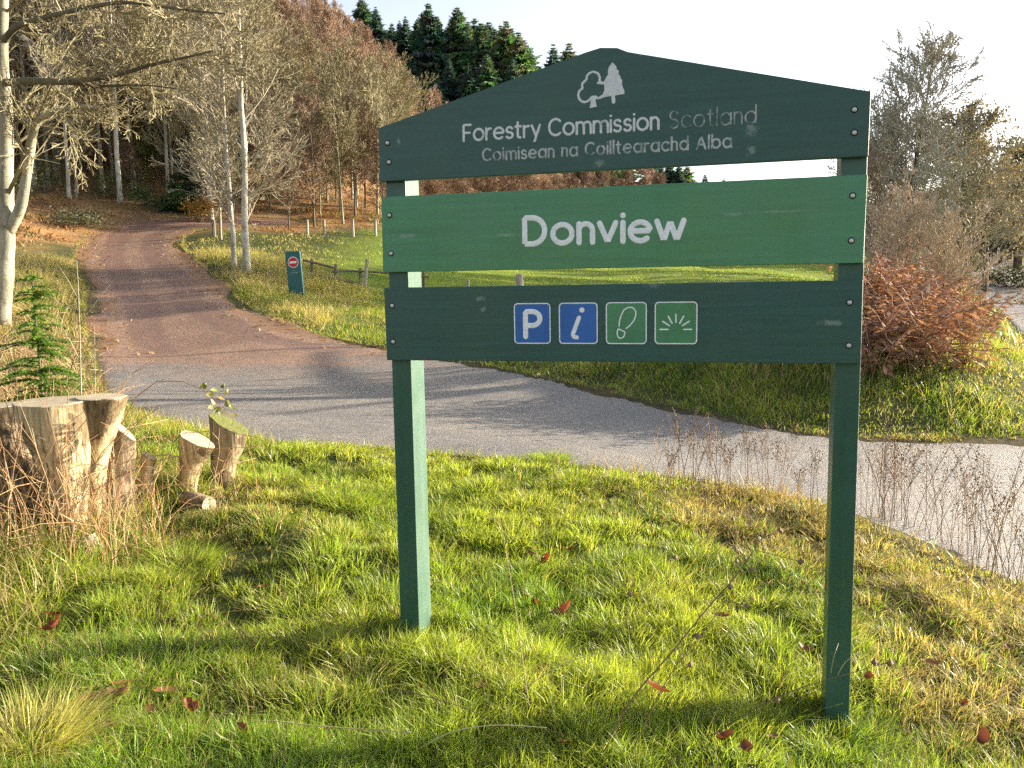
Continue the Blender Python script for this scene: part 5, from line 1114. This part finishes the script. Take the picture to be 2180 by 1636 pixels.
long_stem([(1100, 1470), (1180, 1420, 2.95), (1260, 1392, 2.95), (1335, 1385, 2.95)], [], 'short pale bent stem in the grass midway between the posts', .0018, (.5, .42, .28))
long_stem([(810, 1450), (900, 1480, 2.85), (1000, 1510, 2.75), (1060, 1545, 2.65)], [], 'dark thin bramble runner lying right of the left post foot', .002, (.14, .07, .05))
long_stem([(1765, 1445), (1775, 1400, 2.75), (1785, 1370, 2.8)], [], 'short pale grass stalk in front of the right post foot', .0016, (.55, .48, .32))
long_stem([(1772, 1450), (1800, 1405, 2.75), (1832, 1395, 2.75)], [], 'bent pale grass stalk crossing the right post foot', .0016, (.55, .48, .32))

# fallen leaves
M_OAK = leafy('fallen_leaf_skin', .55, .25, .3, tsat=(1.3, .8, .5)); lp = []
for i in range(4):
    m = MB(); leaf_shape(m, (0, 0, .03), [.105, .09, .08, .095][i], [.07, .055, .055, .045][i], 0, [.12, -.15, .1, .25][i], [.2, -.1, .3, .1][i], np.array([(.19, .055, .025), (.17, .075, .035), (.13, .055, .03), (.21, .10, .045)][i]), [.5, .3, .7, .2][i], [3, 3, 0, 3][i]); lp.append(m.build('fallen_leaf', M_OAK, color=True, smooth=True))
used_l = set()
for i, (px, py, s) in enumerate([(1205, 1333, 1.25), (1535, 1333, 1.05), (1708, 1408, .95), (1400, 1512, 1.1), (1155, 1448, .9), (1030, 1490, .9), (1530, 1612, 1.0), (1985, 1438, 1.0), (1165, 1218, .9), (1130, 1200, .9), (1215, 1190, .8), (115, 1335, .9), (120, 1368, 1.0), (205, 1525, 1.2), (262, 1520, 1.1), (350, 1495, 1.0), (265, 1482, .9), (215, 1542, 1.0), (2095, 1612, 1.1), (1205, 1614, .9), (410, 1550, .9), (900, 1492, .8), (1850, 1470, .7), (1135, 1310, .8), (560, 1270, .7), (2150, 1400, .8), (1590, 1630, .9), (150, 1480, .6), (330, 1530, .6), (520, 1580, .7), (980, 1390, .5), (1640, 1590, .6), (2050, 1520, .6), (700, 1350, .45), (240, 1580, .6)]):
    k = i % 4; o = lp[k]
    if k in used_l: o = o.copy(); COL.objects.link(o)
    used_l.add(k); x, y, z = gp(px, py); o.location = (x, y, z+.028); o.scale = (s*.92, s*.92*rnd.uniform(.7, 1.1), s*rnd.uniform(.5, 1.5)); o.rotation_euler = (rnd.uniform(-.35, .35), rnd.uniform(-.35, .35), rnd.uniform(0, 6.28))
    if i == 0: tag(o, 'largest rust-red fallen leaf, curled in the grass between the sign posts', 'leaf', 'fallen leaves in the grass')
    elif px < 800: tag(o, 'red-brown fallen leaf in the shaded grass left of the left sign post', 'leaf', 'fallen leaves left of the sign')
    elif px > 1830: tag(o, 'red-brown fallen leaf in the grass right of the right sign post', 'leaf', 'fallen leaves right of the sign')
    else: tag(o, 'red-brown fallen leaf in the grass between the sign posts', 'leaf', 'fallen leaves in the grass')

# ------------------------------------------------------------------ no-entry marker, fences, houses
x, y, z = at(631, 25.5); t = empty('no_entry_post', (x, y, z), -.12); t.rotation_euler = (0, R(-3), -.12); m = MB(); hw = .225
m.prism([(-hw, -.3), (hw, -.3), (hw, 1.27), (hw-.03, 1.31), (-hw+.03, 1.31), (-hw, 1.27)], lambda a, q: (a, 0, q), lambda a, q: (a, .09, q)); m_teal = painted('teal_paint', (.012, .10, .11), (.02, .12, .11), (3, 3, 12), (), .4); m.build('panel', m_teal, t)
m_red = simple('roundel_red', (.45, .02, .03), (.55, .03, .04), 5, .4); m_wht = simple('roundel_white', (.75, .75, .75), (.82, .82, .82), 5, .4)
m = MB(); cq = lambda r: [(r*math.cos(q), .985+r*math.sin(q)) for q in np.linspace(0, 2*math.pi, 36, endpoint=False)]
m.prism(cq(.165), lambda a, q: (a, -.006, q), lambda a, q: (a, -.001, q), 1); m.prism(cq(.145), lambda a, q: (a, -.009, q), lambda a, q: (a, -.0062, q), 0)
m.prism([(-.105, .955), (.105, .955), (.105, 1.015), (-.105, 1.015)], lambda a, q: (a, -.012, q), lambda a, q: (a, -.0092, q), 1); m.build('roundel', [m_red, m_wht], t)
m = MB(); m_line = simple('worn_white', (.06, .16, .17), (.25, .34, .34), 18, .6)
m.prism([(-.10, .66), (.12, .66), (.12, .69), (-.10, .69)], lambda a, q: (a, -.004, q), lambda a, q: (a, -.0005, q)); m.prism([(-.05, .72), (.06, .72), (.06, .745), (-.05, .745)], lambda a, q: (a, -.004, q), lambda a, q: (a, -.0005, q)); m.build('worn_caption', m_line, t)
tag(t, 'dark teal marker panel with red no-entry roundel beside the track', 'sign')

M_FENCE = simple('weathered_fence', (.07, .06, .045), (.20, .17, .12), 9, .9, stretch=(1, 1, .2), bmp=.4); M_FPALE = simple('pale_fence', (.22, .20, .16), (.38, .35, .29), 9, .9, stretch=(1, 1, .2), bmp=.4)
fx, fy, fz = at(715, 29.5); t = empty('rail_fence', (fx, fy, fz)); F_ = np.array((fx, fy, fz))
def fpost(px, top, bot, d, r=.055, mat=M_FENCE, ptop=None):
    m = MB(); a = atz(px, bot+8, d)-F_; b2 = atz(ptop or px, top, d)-F_; m.tube([a, b2], [r, r*.95], 8, wob=.06); m.build('post', mat, t)
for a in ((664, 551, 598, 29.2), (715, 563, 617, 29.4), (767, 571, 626, 29.8), (902, 580, 604, 30.5)): fpost(*a)
fpost(775, 552, 624, 29.6, .06, M_FPALE, 782); fpost(648, 590, 606, 29.0, .05, M_FENCE, 664)
def rail(p, q, r=.045):
    m = MB(); m.tube([atz(*p)-F_, (atz(*p)+atz(*q))/2-F_+np.array((0, 0, .015)), atz(*q)-F_], r, 6, wob=.08); m.build('rail', M_FENCE, t)
rail((644, 554, 29.1), (716, 572, 29.3)); rail((706, 579, 29.3), (770, 578, 29.7)); rail((770, 578, 29.7), (835, 583, 30)); rail((835, 583, 30), (912, 590, 30.4)); rail((666, 586, 29.1), (770, 605, 29.7))
tag(t, 'broken dark post and rail fence behind the no-entry marker', 'fence')
def lone_post(px, top, d, label, group=None, r=.06, mat=M_FPALE, lean=0, cat='post'):
    x, y, z = at(px, d); H = max(atz(px, top, d)[2]-z, .5); m = MB(); m.tube([(0, 0, -.2), (lean*.5, 0, H*.5), (lean, 0, H)], [r, r, r*.9], 8, wob=.06); o = m.build('fence_post', mat); o.location = (x, y, z); return tag(o, label, cat, group)
lone_post(1107, 584, 27.5, 'thick fence post seen through the gap above the pictogram board', r=.13)
lone_post(997, 596, 30, 'thin fence post left of the thick one in the gap above the pictogram board', r=.06)
lone_post(1965, 604, 13.2, 'grey wooden post standing in the bracken right of the sign', r=.085)
lone_post(1866, 632, 12.3, 'dark wooden post close to the right sign post, half hidden by bracken', r=.09, mat=M_FENCE)
lone_post(456, 468, 40, 'mossy wooden post at the head of the track beside the birches', r=.10, mat=M_FENCE)
for px, d in ((655, 44), (691, 44.5), (752, 45), (800, 46)): lone_post(px, 468, d, 'weathered post of the wire fence along the foot of the wooded slope', 'wire fence posts under the wooded slope', r=.07)

M_WALL = simple('pale_render', (.62, .62, .64), (.74, .74, .76), 2, .9); M_SLATE = simple('slate_roof', (.07, .075, .09), (.13, .135, .15), 9, .6, stretch=(1, 6, 1)); M_GLASS = simple('window_glass', (.02, .025, .03), (.05, .055, .06), 3, .12, spec=.6); M_TRIM = simple('white_trim', (.72, .72, .72), (.8, .8, .8), 4, .6)
def cottage(px, py, wd, dp, ev, rg_, label, rz):
    x, y, z = gp(px, py); t = empty('pale_house', (x, y, z), rz); m = MB()
    m.prism([(-wd/2, -1.5), (wd/2, -1.5), (wd/2, ev), (0, ev+rg_), (-wd/2, ev)], lambda a, q: (a, 0, q), lambda a, q: (a, dp, q)); m.build('wall', M_WALL, t)
    m = MB(); e = .35
    for sg_ in (-1, 1):
        sl = rg_/(wd/2); x1 = sg_*(wd/2+e); z1 = ev-sl*e
        P_ = [(0, ev+rg_), (x1, z1), (x1, z1+.16), (0, ev+rg_+.18)]; P_ = P_ if sg_ > 0 else P_[::-1]
        m.prism(P_, lambda a, q: (a, -e, q+.02), lambda a, q: (a, dp+e, q+.02))
    rf = m.build('roof', M_SLATE, t)
    m = MB(); m.box(-.35, dp*.55, ev+rg_-.3, .35, dp*.55+.6, ev+rg_+1.0); m.build('chimney', M_WALL, rf)
    m = MB()
    for sg_ in (-1, 1):
        P_ = [(0, ev+rg_-.12), (sg_*(wd/2+e), ev-rg_/(wd/2)*e-.12), (sg_*(wd/2+e), ev-rg_/(wd/2)*e+.1), (0, ev+rg_+.1)]; m.prism(P_ if sg_ > 0 else P_[::-1], lambda a, q: (a, -e-.05, q+.02), lambda a, q: (a, -e-.003, q+.02))
    m.build('bargeboard', M_TRIM, t)
    for wx, wz in ((-wd*.25, 1.0), (wd*.25, 1.0), (0, ev+.1)):
        m = MB(); m.box(wx-.55, -.06, wz, wx+.55, -.002, wz+1.25); f = m.build('window', M_TRIM, t); m = MB(); m.box(wx-.45, -.075, wz+.1, wx+.45, -.062, wz+1.15); m.build('pane', M_GLASS, f)
    return tag(t, label, 'house')
cottage(372, 338, 5.5, 8, 3.2, 2.4, 'pale grey house half hidden by trees above the dark young spruce', -.3)
cottage(752, 348, 4.5, 7, 2.6, 2.6, 'pale gabled house half hidden by brown trees left of the sign', -.15)
